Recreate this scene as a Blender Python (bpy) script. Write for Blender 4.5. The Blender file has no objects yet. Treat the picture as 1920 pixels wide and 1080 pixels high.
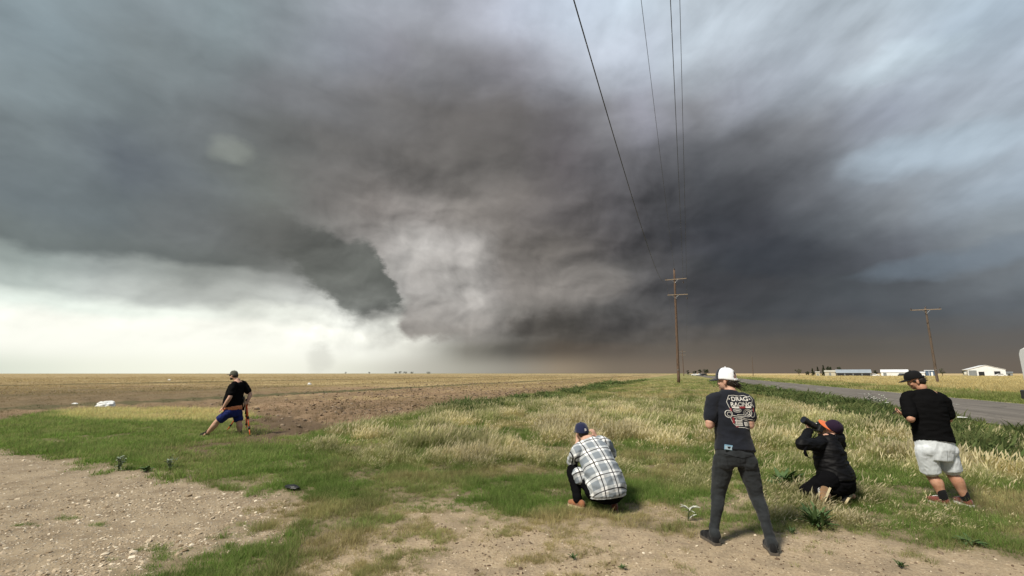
import bpy, bmesh, math, random
import numpy as np
from mathutils import Vector, Matrix, noise as mnoise
from mathutils.bvhtree import BVHTree

SC = bpy.context.scene
COL = SC.collection
R = math.radians
rng = np.random.default_rng(7)
random.seed(7)

# ------------------------------------------------------------------ camera
F = 861.0                                   # focal length in photo pixels (1920 wide)
EYE = 1.65
PITCH = math.atan(160.0 / F)
cam_data = bpy.data.cameras.new('camera')
cam = bpy.data.objects.new('camera', cam_data)
COL.objects.link(cam)
cam.location = (0, 0, EYE)
cam.rotation_euler = (math.pi / 2 + PITCH, 0, 0)
cam_data.sensor_width = 36.0
cam_data.lens = 36.0 * F / 1920.0
cam_data.clip_start = 0.1
cam_data.clip_end = 9000
SC.camera = cam
SC.render.resolution_x, SC.render.resolution_y = 1024, 576

# ------------------------------------------------------------------ exposure and light
SC.view_settings.view_transform = 'Standard'
SC.view_settings.look = 'None'
SC.view_settings.gamma = 1.0
SC.view_settings.use_curve_mapping = False
EXPO = 1.72
SC.view_settings.exposure = EXPO
SC.render.engine = 'CYCLES'
SC.cycles.max_bounces = 5
SC.cycles.diffuse_bounces = 3
SC.cycles.glossy_bounces = 2
SC.cycles.transmission_bounces = 3
SC.cycles.transparent_max_bounces = 6

SUN_EL, SUN_AZ = 50.0, -128.0               # soft light from behind, to the left
sun_data = bpy.data.lights.new('sun', 'SUN')
sun_data.energy = 1.5
sun_data.angle = R(10.5)
sun_data.color = (1.0, 0.93, 0.80)
sun = bpy.data.objects.new('sun', sun_data)
COL.objects.link(sun)
sd = Vector((math.sin(R(SUN_AZ)) * math.cos(R(SUN_EL)), math.cos(R(SUN_AZ)) * math.cos(R(SUN_EL)), math.sin(R(SUN_EL))))
sun.rotation_euler = sd.to_track_quat('Z', 'Y').to_euler()
sun.location = (-20, -20, 40)


# ------------------------------------------------------------------ world: storm sky
def lin(c):
    out = []
    for v in c[:3]:
        v = v / 255.0
        out.append(v / 12.92 if v <= 0.04045 else ((v + 0.055) / 1.055) ** 2.4)
    return tuple(out)


class NG:
    """small helper to write node graphs"""
    def __init__(self, tree):
        self.t = tree
        self.n = tree.nodes
        self.l = tree.links

    def put(self, sock, v):
        if isinstance(v, bpy.types.NodeSocket):
            self.l.new(v, sock)
        elif v is not None:
            sock.default_value = v

    def math(self, op, a, b=None, c=None, clamp=False):
        n = self.n.new('ShaderNodeMath')
        n.operation = op
        n.use_clamp = clamp
        for i, v in enumerate((a, b, c)):
            if v is not None:
                self.put(n.inputs[i], v)
        return n.outputs[0]

    def vmath(self, op, a, b=None):
        n = self.n.new('ShaderNodeVectorMath')
        n.operation = op
        self.put(n.inputs[0], a)
        if b is not None:
            self.put(n.inputs[1], b)
        return n.outputs[0]

    def comb(self, x, y, z):
        n = self.n.new('ShaderNodeCombineXYZ')
        for i, v in enumerate((x, y, z)):
            self.put(n.inputs[i], v)
        return n.outputs[0]

    def sep(self, v):
        n = self.n.new('ShaderNodeSeparateXYZ')
        self.put(n.inputs[0], v)
        return n.outputs

    def noise(self, vec, scale, detail=4, rough=0.5, lac=2.0, dist=0.0, out=0):
        n = self.n.new('ShaderNodeTexNoise')
        self.put(n.inputs['Vector'], vec)
        n.inputs['Scale'].default_value = scale
        n.inputs['Detail'].default_value = detail
        n.inputs['Roughness'].default_value = rough
        n.inputs['Lacunarity'].default_value = lac
        n.inputs['Distortion'].default_value = dist
        return n.outputs[out]

    def vor(self, vec, scale, feature='F1', out='Distance', rnd=1.0):
        n = self.n.new('ShaderNodeTexVoronoi')
        n.feature = feature
        self.put(n.inputs['Vector'], vec)
        n.inputs['Scale'].default_value = scale
        n.inputs['Randomness'].default_value = rnd
        return n.outputs[out]

    def ramp(self, fac, stops, interp='LINEAR'):
        n = self.n.new('ShaderNodeValToRGB')
        cr = n.color_ramp
        cr.interpolation = interp
        while len(cr.elements) < len(stops):
            cr.elements.new(0.5)
        for e, (p, c) in zip(cr.elements, stops):
            e.position = p
        for e, (p, c) in zip(cr.elements, stops):
            e.color = (*c[:3], 1) if not isinstance(c, (int, float)) else (c, c, c, 1)
        self.put(n.inputs[0], fac)
        return n.outputs[0]

    def mix(self, fac, a, b, mode='MIX', clamp=False):
        n = self.n.new('ShaderNodeMix')
        n.data_type = 'RGBA'
        n.blend_type = mode
        n.clamp_result = clamp
        self.put(n.inputs[0], fac)
        for s, v in ((n.inputs[6], a), (n.inputs[7], b)):
            if isinstance(v, tuple) and len(v) == 3:
                v = (*v, 1)
            self.put(s, v)
        return n.outputs[2]

    def sstep(self, x, lo, hi):
        n = self.n.new('ShaderNodeMapRange')
        n.interpolation_type = 'SMOOTHSTEP'
        self.put(n.inputs[0], x)
        self.put(n.inputs[1], lo)
        self.put(n.inputs[2], hi)
        return n.outputs[0]

    def mapr(self, x, a, b, c, d):
        n = self.n.new('ShaderNodeMapRange')
        for i, v in enumerate((x, a, b, c, d)):
            self.put(n.inputs[i], v)
        return n.outputs[0]

    def attr(self, name, typ='GEOMETRY', out='Fac'):
        n = self.n.new('ShaderNodeAttribute')
        n.attribute_name = name
        n.attribute_type = typ
        return n.outputs[out]


world = bpy.data.worlds.new('World')
SC.world = world
world.use_nodes = True
wt = world.node_tree
wt.nodes.clear()
g = NG(wt)
geo = wt.nodes.new('ShaderNodeTexCoord').outputs['Generated']
dx, dy, dz = g.sep(g.vmath('NORMALIZE', geo))[:3]
DEG = 180 / math.pi
nvec = g.comb(dx, dy, g.math('MULTIPLY', dz, 1.7))
# two scales of turbulence push the directions about, so every cloud edge is ragged
n1 = g.noise(nvec, 3.2, 3, 0.5, out=1)
n2 = g.noise(nvec, 10.0, 5, 0.5, out=1)
w1 = g.vmath('SUBTRACT', n1, (0.5, 0.5, 0.5))
w2 = g.vmath('SUBTRACT', n2, (0.5, 0.5, 0.5))
w1x, w1y, w1z = g.sep(w1)[:3]
w2x, w2y, w2z = g.sep(w2)[:3]
az0 = g.math('MULTIPLY', g.math('ARCTAN2', dx, dy), DEG)
el0 = g.math('MULTIPLY', g.math('ARCSINE', dz), DEG)
damp = g.sstep(el0, 0.0, 9.0)
az = g.math('ADD', az0, g.math('MULTIPLY', damp, g.math('ADD', g.math('MULTIPLY', w1x, 6.5), g.math('MULTIPLY', w2x, 3.6))))
el = g.math('ADD', el0, g.math('MULTIPLY', damp, g.math('ADD', g.math('MULTIPLY', w1y, 5.0), g.math('MULTIPLY', w2y, 3.0))))
n3 = g.noise(nvec, 38.0, 4, 0.6, out=1)
w3x, w3y, w3z = g.sep(g.vmath('SUBTRACT', n3, (0.5, 0.5, 0.5)))[:3]
azs = g.math('ADD', az0, g.math('ADD', g.math('MULTIPLY', w2z, 4.6), g.math('MULTIPLY', w3x, 2.2)))     # tighter warp for the hard edges
els = g.math('ADD', el0, g.math('ADD', g.math('MULTIPLY', w2y, 3.6), g.math('MULTIPLY', w3y, 1.9)))


def azpos(a):
    return (a + 180.0) / 360.0


fac = g.math('DIVIDE', g.math('ADD', az, 180.0), 360.0)
AZ = [-48, -42, -36, -30, -24, -18, -12, -6, 0, 6, 12, 18, 24, 30, 36, 42, 48]
BACK = [((120, 128, 134)), ((128, 135, 142))]      # the overcast carries on behind the camera
rows = {   # elevation : colours of the cloud from azimuth -48 to 48 (screen values)
 0.3: [(222,227,212),(240,242,226),(247,248,232),(248,248,233),(243,243,229),(225,225,211),(196,194,182),(170,167,155),(150,145,134),(148,134,115),(124,113,99),(122,110,97),(117,105,92),(111,100,89),(109,99,88),(109,100,90),(108,99,89)],
 3: [(255,255,244),(255,255,244),(255,255,244),(255,255,244),(255,255,244),(255,255,244),(214,213,202),(130,127,118),(92,89,83),(94,85,75),(96,88,80),(101,94,86),(98,92,85),(93,88,82),(93,89,83),(97,93,88),(99,96,93)],
 4.6: [(255,255,244),(255,255,244),(255,255,244),(255,255,244),(255,255,244),(255,255,244),(224,223,213),(144,140,134),(101,98,93),(86,81,75),(87,83,79),(92,88,84),(84,81,78),(83,82,81),(85,84,84),(90,90,90),(96,98,100)],
 6: [(225,234,225),(235,242,232),(237,242,232),(231,234,224),(235,237,227),(251,252,243),(220,220,210),(152,148,143),(113,109,104),(81,78,74),(81,78,76),(84,82,81),(71,72,74),(73,75,78),(77,80,84),(83,87,91),(95,100,105)],
 7.6: [(187,197,191),(187,193,188),(189,193,187),(183,186,180),(196,198,192),(224,225,217),(190,188,182),(157,153,148),(121,117,112),(100,96,92),(91,89,87),(80,79,79),(66,66,69),(69,71,74),(76,80,84),(85,89,93),(109,115,120)],
 9.9: [(154,164,160),(155,162,159),(159,164,159),(155,158,153),(155,156,152),(168,165,161),(173,170,166),(167,162,158),(129,124,119),(124,119,114),(105,102,100),(78,77,78),(62,63,66),(66,67,70),(75,79,83),(89,92,97),(121,127,132)],
 11.3: [(109,117,116),(109,116,115),(112,117,115),(114,117,113),(132,133,129),(163,160,155),(174,171,167),(168,164,160),(127,122,117),(121,116,111),(101,99,97),(77,76,77),(60,62,65),(64,66,70),(77,80,85),(98,102,109),(134,142,148)],
 15: [(107,116,119),(103,111,113),(112,116,116),(112,114,111),(131,130,126),(149,145,141),(175,172,168),(172,168,164),(118,113,108),(114,109,104),(90,87,87),(76,76,79),(65,67,72),(67,69,74),(84,88,93),(132,138,144),(159,171,182)],
 20: [(126,136,139),(98,105,111),(107,113,115),(114,118,114),(118,116,113),(132,127,123),(145,140,136),(133,128,123),(115,110,106),(103,99,98),(90,88,90),(85,85,88),(73,75,79),(78,80,84),(103,106,111),(143,152,161),(173,184,194)],
 25: [(133,145,149),(118,127,130),(123,129,131),(113,116,115),(108,107,105),(108,106,104),(108,105,102),(106,103,100),(101,98,96),(100,96,98),(102,101,104),(102,102,106),(90,92,96),(103,105,109),(127,130,135),(148,155,167),(170,180,191)],
 30: [(140,154,160),(130,140,143),(127,136,139),(126,129,132),(116,117,119),(113,112,112),(112,110,109),(109,106,104),(107,104,103),(110,108,111),(133,133,137),(151,152,162),(140,142,147),(158,163,173),(166,175,185),(182,192,201),(179,194,207)],
 36: [(142,156,162),(138,149,154),(134,146,150),(138,146,151),(147,152,160),(137,138,145),(134,135,139),(134,134,138),(151,151,158),(176,180,190),(194,202,214),(198,207,220),(193,204,214),(191,202,212),(182,193,203),(184,196,206),(179,194,205)],
 43: [(142,156,162),(140,152,158),(140,150,156),(146,154,160),(156,162,170),(164,170,179),(164,168,177),(176,180,191),(187,194,208),(192,202,216),(199,211,225),(205,220,232),(202,213,223),(187,199,209),(184,195,204),(185,198,207),(182,196,207)],
}
CLOUD = 1.0 / (2 ** EXPO)
els_sorted = sorted(rows)
cols = []
for e in els_sorted:
    st = [(0.0, lin((118, 128, 136))), (azpos(-110), lin((124, 135, 142)))]
    for a, c in zip(AZ, rows[e]):
        st.append((azpos(a), lin(c)))
    st += [(azpos(70), lin((150, 166, 182))), (azpos(120), lin((140, 152, 164))), (1.0, lin((118, 128, 136)))]
    cols.append(g.ramp(fac, st, 'LINEAR'))
sky = cols[0]
for i in range(1, len(cols)):
    sky = g.mix(g.sstep(el, els_sorted[i - 1], els_sorted[i]), sky, cols[i])
zen = g.sstep(el, 43, 75)
sky = g.mix(zen, sky, lin((150, 160, 172)))

# pale rain column: hard left edge against the bright gap
facs = g.math('DIVIDE', g.math('ADD', azs, 180.0), 360.0)


def curve1(stops, lo, hi, f=None):
    """value of elevation (or any number) over azimuth"""
    r = g.ramp(facs if f is None else f, [(azpos(a), (v - lo) / (hi - lo)) for a, v in stops], 'LINEAR')
    return g.math('ADD', g.math('MULTIPLY', r, hi - lo), lo)


colm = g.math('MULTIPLY', g.sstep(azs, -14.3, -12.3), g.math('SUBTRACT', 1.0, g.sstep(azs, -5.5, -0.5)))
low = curve1([(-14, 4.4), (-10, 3.8), (-6, 4.2), (0, 6.5)], 0, 10)
colm = g.math('MULTIPLY', colm, g.sstep(els, g.math('SUBTRACT', low, 0.3), g.math('ADD', low, 1.3)))
colm = g.math('MULTIPLY', colm, g.math('SUBTRACT', 1.0, g.sstep(els, 12, 18)))
colcol = g.ramp(g.math('DIVIDE', els, 20.0), [(0.1, lin((142, 137, 128))), (0.3, lin((158, 153, 147))), (0.5, lin((180, 176, 171))), (0.7, lin((178, 174, 169)))])
sky = g.mix(colm, sky, colcol)

# the dark tail cloud: a hard ragged top, right and lower edge, soft to the left
TOP = [(-37, 21.0), (-30, 19.0), (-26, 17.2), (-23, 15.7), (-20.5, 15.0), (-18.2, 15.2), (-16.6, 13.6), (-15.5, 12.0), (-15.0, 9.4), (-13.8, 8.6), (-12.6, 7.6), (-12.2, 6.5)]
BOT = [(-37, 15.0), (-30, 12.5), (-26, 11.5), (-23, 9.2), (-20.5, 6.6), (-18.5, 6.3), (-16.8, 6.6), (-15.0, 7.2), (-13.5, 7.3), (-12.4, 7.3), (-12.2, 8.0)]
top = curve1(TOP, 0, 40)
bot = curve1(BOT, 0, 40)
tail = g.math('MULTIPLY', g.math('SUBTRACT', 1.0, g.sstep(g.math('SUBTRACT', els, top), -0.7, 0.9)), g.sstep(g.math('SUBTRACT', els, bot), -0.6, 1.5))
tail = g.math('MULTIPLY', tail, g.sstep(azs, -34, -24))
tail = g.math('MULTIPLY', tail, g.math('SUBTRACT', 1.0, g.sstep(azs, -12.9, -12.2)))
tailc = g.ramp(g.math('DIVIDE', els, 20.0), [(0.3, lin((142, 144, 139))), (0.45, lin((112, 114, 109))), (0.6, lin((103, 105, 100))), (0.8, lin((104, 105, 101)))])
sky = g.mix(tail, sky, tailc)

# small bright gaps and the far dust plume
def spot(a, e, ra, re_, col, strength, inp=(azs, els)):
    global sky
    da = g.math('DIVIDE', g.math('SUBTRACT', inp[0], a), ra)
    de = g.math('DIVIDE', g.math('SUBTRACT', inp[1], e), re_)
    rr = g.math('ADD', g.math('MULTIPLY', da, da), g.math('MULTIPLY', de, de))
    m = g.math('MULTIPLY', g.math('SUBTRACT', 1.0, g.sstep(rr, 0.0, 1.0)), strength)
    sky = g.mix(m, sky, lin(col))


spot(-32.6, 22.4, 2.6, 1.7, (178, 184, 172), 0.30, (az, el))
spot(-22.3, 1.7, 1.9, 2.2, (205, 205, 194), 0.5, (az, els))
spot(44.0, 29.0, 6.5, 1.6, (205, 222, 232), 0.40, (az, el))
spot(46.0, 20.0, 9.0, 2.6, (180, 198, 212), 0.5, (az, el))
spot(44.0, 9.8, 9.0, 1.5, (118, 131, 143), 0.6, (az, el))
spot(8.5, 10.5, 6.5, 3.6, (134, 129, 124), 0.65, (az, el))
spot(4.0, 6.0, 6.0, 2.0, (74, 70, 65), 0.7)
spot(30.0, 12.5, 7.0, 2.6, (56, 60, 66), 0.5)

# relief inside the cloud: lumps low down, streaks drawn out to the upper right
flat = g.comb(dx, dy, g.math('MULTIPLY', dz, 2.6))
wrp = g.vmath('ADD', flat, g.vmath('MULTIPLY', w1, (0.16, 0.16, 0.16)))
lump = g.noise(wrp, 5.0, 5, 0.48)
# billows shaded by the light from the upper left: the difference of two offset samples
bv = g.vmath('ADD', g.comb(dx, dy, g.math('MULTIPLY', dz, 1.25)), g.vmath('ADD', g.vmath('MULTIPLY', w1, (0.13, 0.13, 0.13)), g.vmath('MULTIPLY', w2, (0.03, 0.03, 0.03))))
bv2 = g.vmath('ADD', bv, (-0.014, 0.0, 0.020))
b1 = g.noise(bv, 5.0, 3, 0.42)
b2 = g.noise(bv2, 5.0, 3, 0.42)
bv3 = g.vmath('ADD', bv, (-0.007, 0.0, 0.010))
b3 = g.noise(bv, 15.0, 4, 0.5)
b4 = g.noise(bv3, 15.0, 4, 0.5)
emb = g.math('ADD', g.math('MULTIPLY', g.math('SUBTRACT', b1, b2), 1.25), g.math('MULTIPLY', g.math('SUBTRACT', b3, b4), 0.38))
core = g.math('MULTIPLY', g.math('MULTIPLY', g.sstep(az0, -30, -14), g.math('SUBTRACT', 1.0, g.sstep(az0, 16, 30))), g.math('SUBTRACT', 1.0, g.sstep(el0, 16, 32)))
embamp = g.math('ADD', 0.8, g.math('MULTIPLY', core, 2.1))
fine = g.noise(nvec, 24.0, 4, 0.55)
rot = g.comb(g.math('ADD', g.math('MULTIPLY', az0, 0.82), g.math('MULTIPLY', el0, 0.57)),
             g.math('MULTIPLY', g.math('SUBTRACT', g.math('MULTIPLY', el0, 0.82), g.math('MULTIPLY', az0, 0.45)), 6.5),
             g.math('MULTIPLY', w1x, 26.0))
streak = g.noise(rot, 0.045, 5, 0.52)
rightm = g.math('MULTIPLY', g.sstep(az0, 12, 34), g.sstep(el0, 8, 18))
amp = g.math('MULTIPLY', g.sstep(el0, 0.5, 8), 1.0)
embt = g.math('MULTIPLY', g.math('MULTIPLY', emb, embamp), g.sstep(el0, 1.0, 6.0))
mod = g.math('ADD', 1.0, g.math('MULTIPLY', amp, g.math('ADD', g.math('MULTIPLY', g.math('SUBTRACT', lump, 0.5), 0.75),
                                                         g.math('MULTIPLY', g.math('SUBTRACT', fine, 0.5), 0.08))))
mod = g.math('ADD', mod, g.math('MULTIPLY', rightm, g.math('MULTIPLY', g.math('SUBTRACT', streak, 0.5), 0.72)))
mod = g.math('ADD', mod, embt)
sky = g.vmath('MULTIPLY', sky, g.comb(mod, mod, mod))
# below the horizon: dust colour
sky = g.mix(g.sstep(el0, -0.3, 0.0), lin((120, 112, 98)), sky)

nish = wt.nodes.new('ShaderNodeTexSky')
nish.sky_type = 'NISHITA'
nish.sun_disc = False
nish.sun_elevation = R(SUN_EL)
nish.sun_rotation = R(SUN_AZ)
bg1 = wt.nodes.new('ShaderNodeBackground')
wt.links.new(nish.outputs[0], bg1.inputs[0])
bg1.inputs[1].default_value = 0.05
bg2 = wt.nodes.new('ShaderNodeBackground')
wt.links.new(sky, bg2.inputs[0])
bg2.inputs[1].default_value = CLOUD
mx = wt.nodes.new('ShaderNodeMixShader')
mx.inputs[0].default_value = 0.994          # the storm covers nearly all of the blue above it
wt.links.new(bg1.outputs[0], mx.inputs[1])
wt.links.new(bg2.outputs[0], mx.inputs[2])
wo = wt.nodes.new('ShaderNodeOutputWorld')
wt.links.new(mx.outputs[0], wo.inputs[0])
world.cycles.sampling_method = 'MANUAL'
world.cycles.sample_map_resolution = 512

# ------------------------------------------------------------------ bookkeeping
def tag(o, label=None, cat=None, group=None, kind=None):
    if label:
        o['label'] = label
    if cat:
        o['category'] = cat
    if group:
        o['group'] = group
    if kind:
        o['kind'] = kind
    return o


def link(o, parent=None):
    COL.objects.link(o)
    if parent is not None:
        o.parent = parent
    return o


def empty(name, loc=(0, 0, 0), rz=0.0, label=None, cat=None, group=None):
    o = bpy.data.objects.new(name, None)
    o.empty_display_size = 0.2
    link(o)
    o.location = loc
    o.rotation_euler = (0, 0, rz)
    return tag(o, label, cat, group)


def mobj(name, verts, faces, mat, parent=None, smooth=False):
    me = bpy.data.meshes.new(name)
    me.from_pydata([tuple(v) for v in verts], [], faces)
    me.update()
    if smooth:
        me.polygons.foreach_set('use_smooth', np.ones(len(me.polygons), bool))
    if mat is not None:
        for m in (mat if isinstance(mat, (list, tuple)) else [mat]):
            me.materials.append(m)
    return link(bpy.data.objects.new(name, me), parent)


def copy_tree(o, parent=None):
    c = o.copy()
    COL.objects.link(c)
    if parent is not None:
        c.parent = parent
    for ch in list(o.children):
        copy_tree(ch, c)
    return c


class MB:
    """collects simple solids into one mesh"""
    def __init__(self):
        self.v, self.f = [], []

    def add(self, vs, fs):
        b = len(self.v)
        self.v += [tuple(x) for x in vs]
        self.f += [tuple(i + b for i in q) for q in fs]
        return self

    def box(self, c, s, rot=None):
        hx, hy, hz = s[0] / 2, s[1] / 2, s[2] / 2
        vs = [Vector((x, y, z)) for z in (-hz, hz) for x, y in ((-hx, -hy), (hx, -hy), (hx, hy), (-hx, hy))]
        if rot is not None:
            vs = [rot @ v for v in vs]
        vs = [v + Vector(c) for v in vs]
        return self.add(vs, [(3, 2, 1, 0), (4, 5, 6, 7), (0, 1, 5, 4), (1, 2, 6, 5), (2, 3, 7, 6), (3, 0, 4, 7)])

    def tube(self, pts, rad, n=8, cap=True):
        pts = [Vector(p) for p in pts]
        if not hasattr(rad, '__len__'):
            rad = [rad] * len(pts)
        rings = []
        up = None
        for i, p in enumerate(pts):
            t = (pts[min(i + 1, len(pts) - 1)] - pts[max(i - 1, 0)]).normalized()
            if up is None:
                up = t.orthogonal().normalized()
            up = (up - t * up.dot(t)).normalized()
            sd_ = t.cross(up)
            rings.append([p + (up * math.cos(a) + sd_ * math.sin(a)) * rad[i] for a in [2 * math.pi * k / n for k in range(n)]])
        vs = [v for r in rings for v in r]
        fs = []
        for i in range(len(pts) - 1):
            for k in range(n):
                a, b = i * n + k, i * n + (k + 1) % n
                fs.append((a, b, b + n, a + n))
        if cap:
            fs.append(tuple(reversed(range(n))))
            fs.append(tuple(range((len(pts) - 1) * n, len(pts) * n)))
        return self.add(vs, fs)

    def prism(self, poly, axis0, axis1, c0, c1):
        """extrude polygon (list of 3d points) by vector"""
        n = len(poly)
        d = Vector(axis1)
        vs = [Vector(p) for p in poly] + [Vector(p) + d for p in poly]
        fs = [tuple(reversed(range(n))), tuple(range(n, 2 * n))] + [(i, (i + 1) % n, (i + 1) % n + n, i + n) for i in range(n)]
        return self.add(vs, fs)

    def ext(self, poly, d):
        return self.prism(poly, None, d, 0, 0)

    def build(self, name, mat, parent=None, smooth=False, bevel=0):
        o = mobj(name, self.v, self.f, mat, parent, smooth)
        if bevel:
            m = o.modifiers.new('bevel', 'BEVEL')
            m.width = bevel
            m.segments = 2
            m.limit_method = 'ANGLE'
        return o


# ------------------------------------------------------------------ materials
def newmat(name):
    m = bpy.data.materials.new(name)
    m.use_nodes = True
    m.node_tree.nodes.clear()
    n = NG(m.node_tree)
    out = n.n.new('ShaderNodeOutputMaterial')
    b = n.n.new('ShaderNodeBsdfPrincipled')
    n.l.new(b.outputs[0], out.inputs[0])
    return m, n, b, out


def bump(n, b, h, strength=0.3, dist=0.01):
    k = n.n.new('ShaderNodeBump')
    k.inputs['Strength'].default_value = strength
    k.inputs['Distance'].default_value = dist
    n.put(k.inputs['Height'], h)
    n.l.new(k.outputs[0], b.inputs['Normal'])


def simple(name, col, rough=0.6, var=0.15, scale=20.0, metal=0.0, bumps=0.0, spec=0.4, bd=0.004):
    m, n, b, _ = newmat(name)
    co = n.n.new('ShaderNodeTexCoord').outputs['Object']
    ns = n.noise(co, scale, 4, 0.6)
    k = n.mapr(ns, 0.3, 0.7, 1 - var, 1 + var)
    c = n.vmath('MULTIPLY', n.comb(*col), n.comb(k, k, k))
    n.l.new(c, b.inputs['Base Color'])
    b.inputs['Roughness'].default_value = rough
    b.inputs['Metallic'].default_value = metal
    b.inputs['Specular IOR Level'].default_value = spec
    if bumps:
        bump(n, b, n.noise(co, scale * 3, 5, 0.6), bumps, bd)
    return m


# ------------------------------------------------------------------ the lie of the land
RA = R(19.96)                                # bearing of the road and the power line
RD = np.array([math.sin(RA), math.cos(RA)])
RR = np.array([math.cos(RA), -math.sin(RA)])
ct, st_ = math.cos(PITCH), math.sin(PITCH)


def ray(px, py):
    x = (px - 960) / F
    u = (540 - py) / F
    return np.array([x, ct - u * st_, st_ + u * ct])


def G(px, py):
    """ground point (metres) seen at a photo pixel"""
    r = ray(px, py)
    t = EYE / -r[2]
    return (r[0] * t, r[1] * t)


def at(px, py, Y):
    """the point at depth Y (metres north of the camera) seen at a photo pixel"""
    r = ray(px, py)
    return Vector((r[0] * Y / r[1], Y, EYE + r[2] * Y / r[1]))


def AO(al, of, z=0.0):
    p = RD * al + RR * of
    return Vector((p[0], p[1], z))


_perm = np.random.default_rng(11).random((256, 256))


def vnoise(x, y):
    xi, yi = np.floor(x).astype(int), np.floor(y).astype(int)
    fx, fy = x - xi, y - yi
    fx = fx * fx * (3 - 2 * fx)
    fy = fy * fy * (3 - 2 * fy)
    a = _perm[xi & 255, yi & 255]
    b = _perm[(xi + 1) & 255, yi & 255]
    c = _perm[xi & 255, (yi + 1) & 255]
    d = _perm[(xi + 1) & 255, (yi + 1) & 255]
    return (a * (1 - fx) + b * fx) * (1 - fy) + (c * (1 - fx) + d * fx) * fy


def fbm(x, y, s=1.0, oct_=4, rough=0.55, off=0.0):
    v = 0
    a = 1.0
    t = 0
    for i in range(oct_):
        v = v + a * vnoise(x * s + off + 17.3 * i, y * s - off * 1.7 + 5.1 * i)
        t += a
        a *= rough
        s *= 2.03
    return v / t


def sdf(px, py, poly):
    """signed distance to polygon, negative inside"""
    P = np.array(poly, float)
    d = np.full(px.shape, 1e9)
    inside = np.zeros(px.shape, bool)
    n = len(P)
    for i in range(n):
        a, b = P[i], P[(i + 1) % n]
        ex, ey = b - a
        wx, wy = px - a[0], py - a[1]
        t = np.clip((wx * ex + wy * ey) / (ex * ex + ey * ey + 1e-12), 0, 1)
        d = np.minimum(d, (wx - ex * t) ** 2 + (wy - ey * t) ** 2)
        c = ((a[1] <= py) & (b[1] > py)) | ((b[1] <= py) & (a[1] > py))
        xi = a[0] + (py - a[1]) / (b[1] - a[1] + 1e-12) * ex
        inside ^= c & (px < xi)
    d = np.sqrt(d)
    return np.where(inside, -d, d)


def ss(x, lo, hi):
    t = np.clip((x - lo) / (hi - lo), 0, 1)
    return t * t * (3 - 2 * t)


GRAVEL = [G(*p) for p in [(-60, 842), (60, 852), (150, 868), (215, 885), (330, 905), (450, 912), (508, 938), (528, 985), (520, 1010), (440, 1022), (380, 1034), (300, 1045), (215, 1080)]] + [(-3.6, 3.0), (-4.5, 1.0), (-30, 1.0), (-30, 9.0)]
DIRT = [G(*p) for p in [(560, 1090), (600, 1020), (700, 985), (820, 970), (960, 985), (1060, 990), (1180, 975), (1330, 985), (1440, 990), (1560, 1000), (1700, 1022), (1800, 1035), (2000, 1060)]] + [(9, 3.6), (9, -6), (-2, -6), (-2.4, 3.4)]
BARE = [[G(*p) for p in [(470, 930), (560, 925), (610, 960), (560, 1000), (500, 1000)]],
        [G(*p) for p in [(1160, 950), (1240, 945), (1330, 955), (1350, 985), (1200, 985)]],
        [G(*p) for p in [(1360, 915), (1395, 905), (1420, 935), (1400, 960), (1365, 955)]],
        [G(*p) for p in [(740, 948), (860, 940), (960, 955), (980, 985), (760, 985)]]]
FIELD = [G(*p) for p in [(-400, 792), (0, 789), (90, 772), (200, 768), (400, 770), (470, 780), (505, 800), (530, 832), (590, 822), (650, 800), (720, 786), (820, 768), (900, 756), (1060, 731)]] + [tuple(AO(120, -11.5)[:2]), tuple(AO(2500, -11.5)[:2]), (-3000, 2400), (-3000, 30)]
BROWN2 = [G(*p) for p in [(255, 838), (330, 832), (440, 842), (430, 862), (330, 868), (260, 855)]]
BROWN = [G(*p) for p in [(440, 790), (520, 780), (600, 800), (560, 835), (470, 840), (300, 850), (250, 838), (420, 820)]]
YELL = [G(*p) for p in [(90, 772), (180, 762), (400, 760), (500, 775), (430, 792), (250, 790), (110, 785)]]
ROAD_N, ROAD_F, ROAD_C = 9.55, 17.35, 13.42


def zones(x, y):
    """weights of every kind of ground at world points"""
    al = x * RD[0] + y * RD[1]
    of = x * RR[0] + y * RR[1]
    dist = np.hypot(x, y)
    nz = fbm(x, y, 1.3, 5, 0.6) - 0.5
    nf = fbm(x, y, 5.0, 3, 0.6, 9.0) - 0.5
    nb = fbm(x, y, 0.35, 4, 0.55, 31.0) - 0.5
    z = {}
    dg = sdf(x, y, GRAVEL) + nz * 1.5 + nf * 0.9
    z['gravel'] = 1 - ss(dg, -0.22, 0.25)
    dd = sdf(x, y, DIRT) + nz * 1.3 + nf * 0.9
    z['dirt'] = 1 - ss(dd, -0.3, 0.3)
    for b in BARE:
        z['dirt'] = np.maximum(z['dirt'], 0.85 * (1 - ss(sdf(x, y, b) + nz * 1.0 + nf * 0.8, -0.2, 0.2)))
    df = sdf(x, y, FIELD) + nz * 2.2
    z['field'] = (1 - ss(df, -0.5, 0.5)) * (1 - ss(of, -10.3, -9.3))
    z['brown'] = np.maximum(1 - ss(sdf(x, y, BROWN) + nz * 2.0 + nf, -0.4, 0.4), .8 * (1 - ss(sdf(x, y, BROWN2) + nz * 1.6 + nf, -0.3, 0.3)))
    z['yell'] = 1 - ss(sdf(x, y, YELL) + nz * 2.0, -0.5, 0.5)
    ed = nb * 2.0 + nz * 0.8
    z['road'] = ((of > ROAD_N) & (of < ROAD_F)).astype(float)
    z['farverge'] = ss(of, ROAD_F, ROAD_F + .1) * (1 - ss(of + ed, 25.5, 27.0))
    z['wheat'] = ss(of + ed, 25.5, 27.0)
    # near verge, between field and road
    z['verge'] = (1 - ss(of, ROAD_N - 0.35, ROAD_N)) * (1 - z['field'])
    z['al'], z['of'], z['dist'], z['nb'], z['nz'] = al, of, dist, nb, nz
    return z


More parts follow.
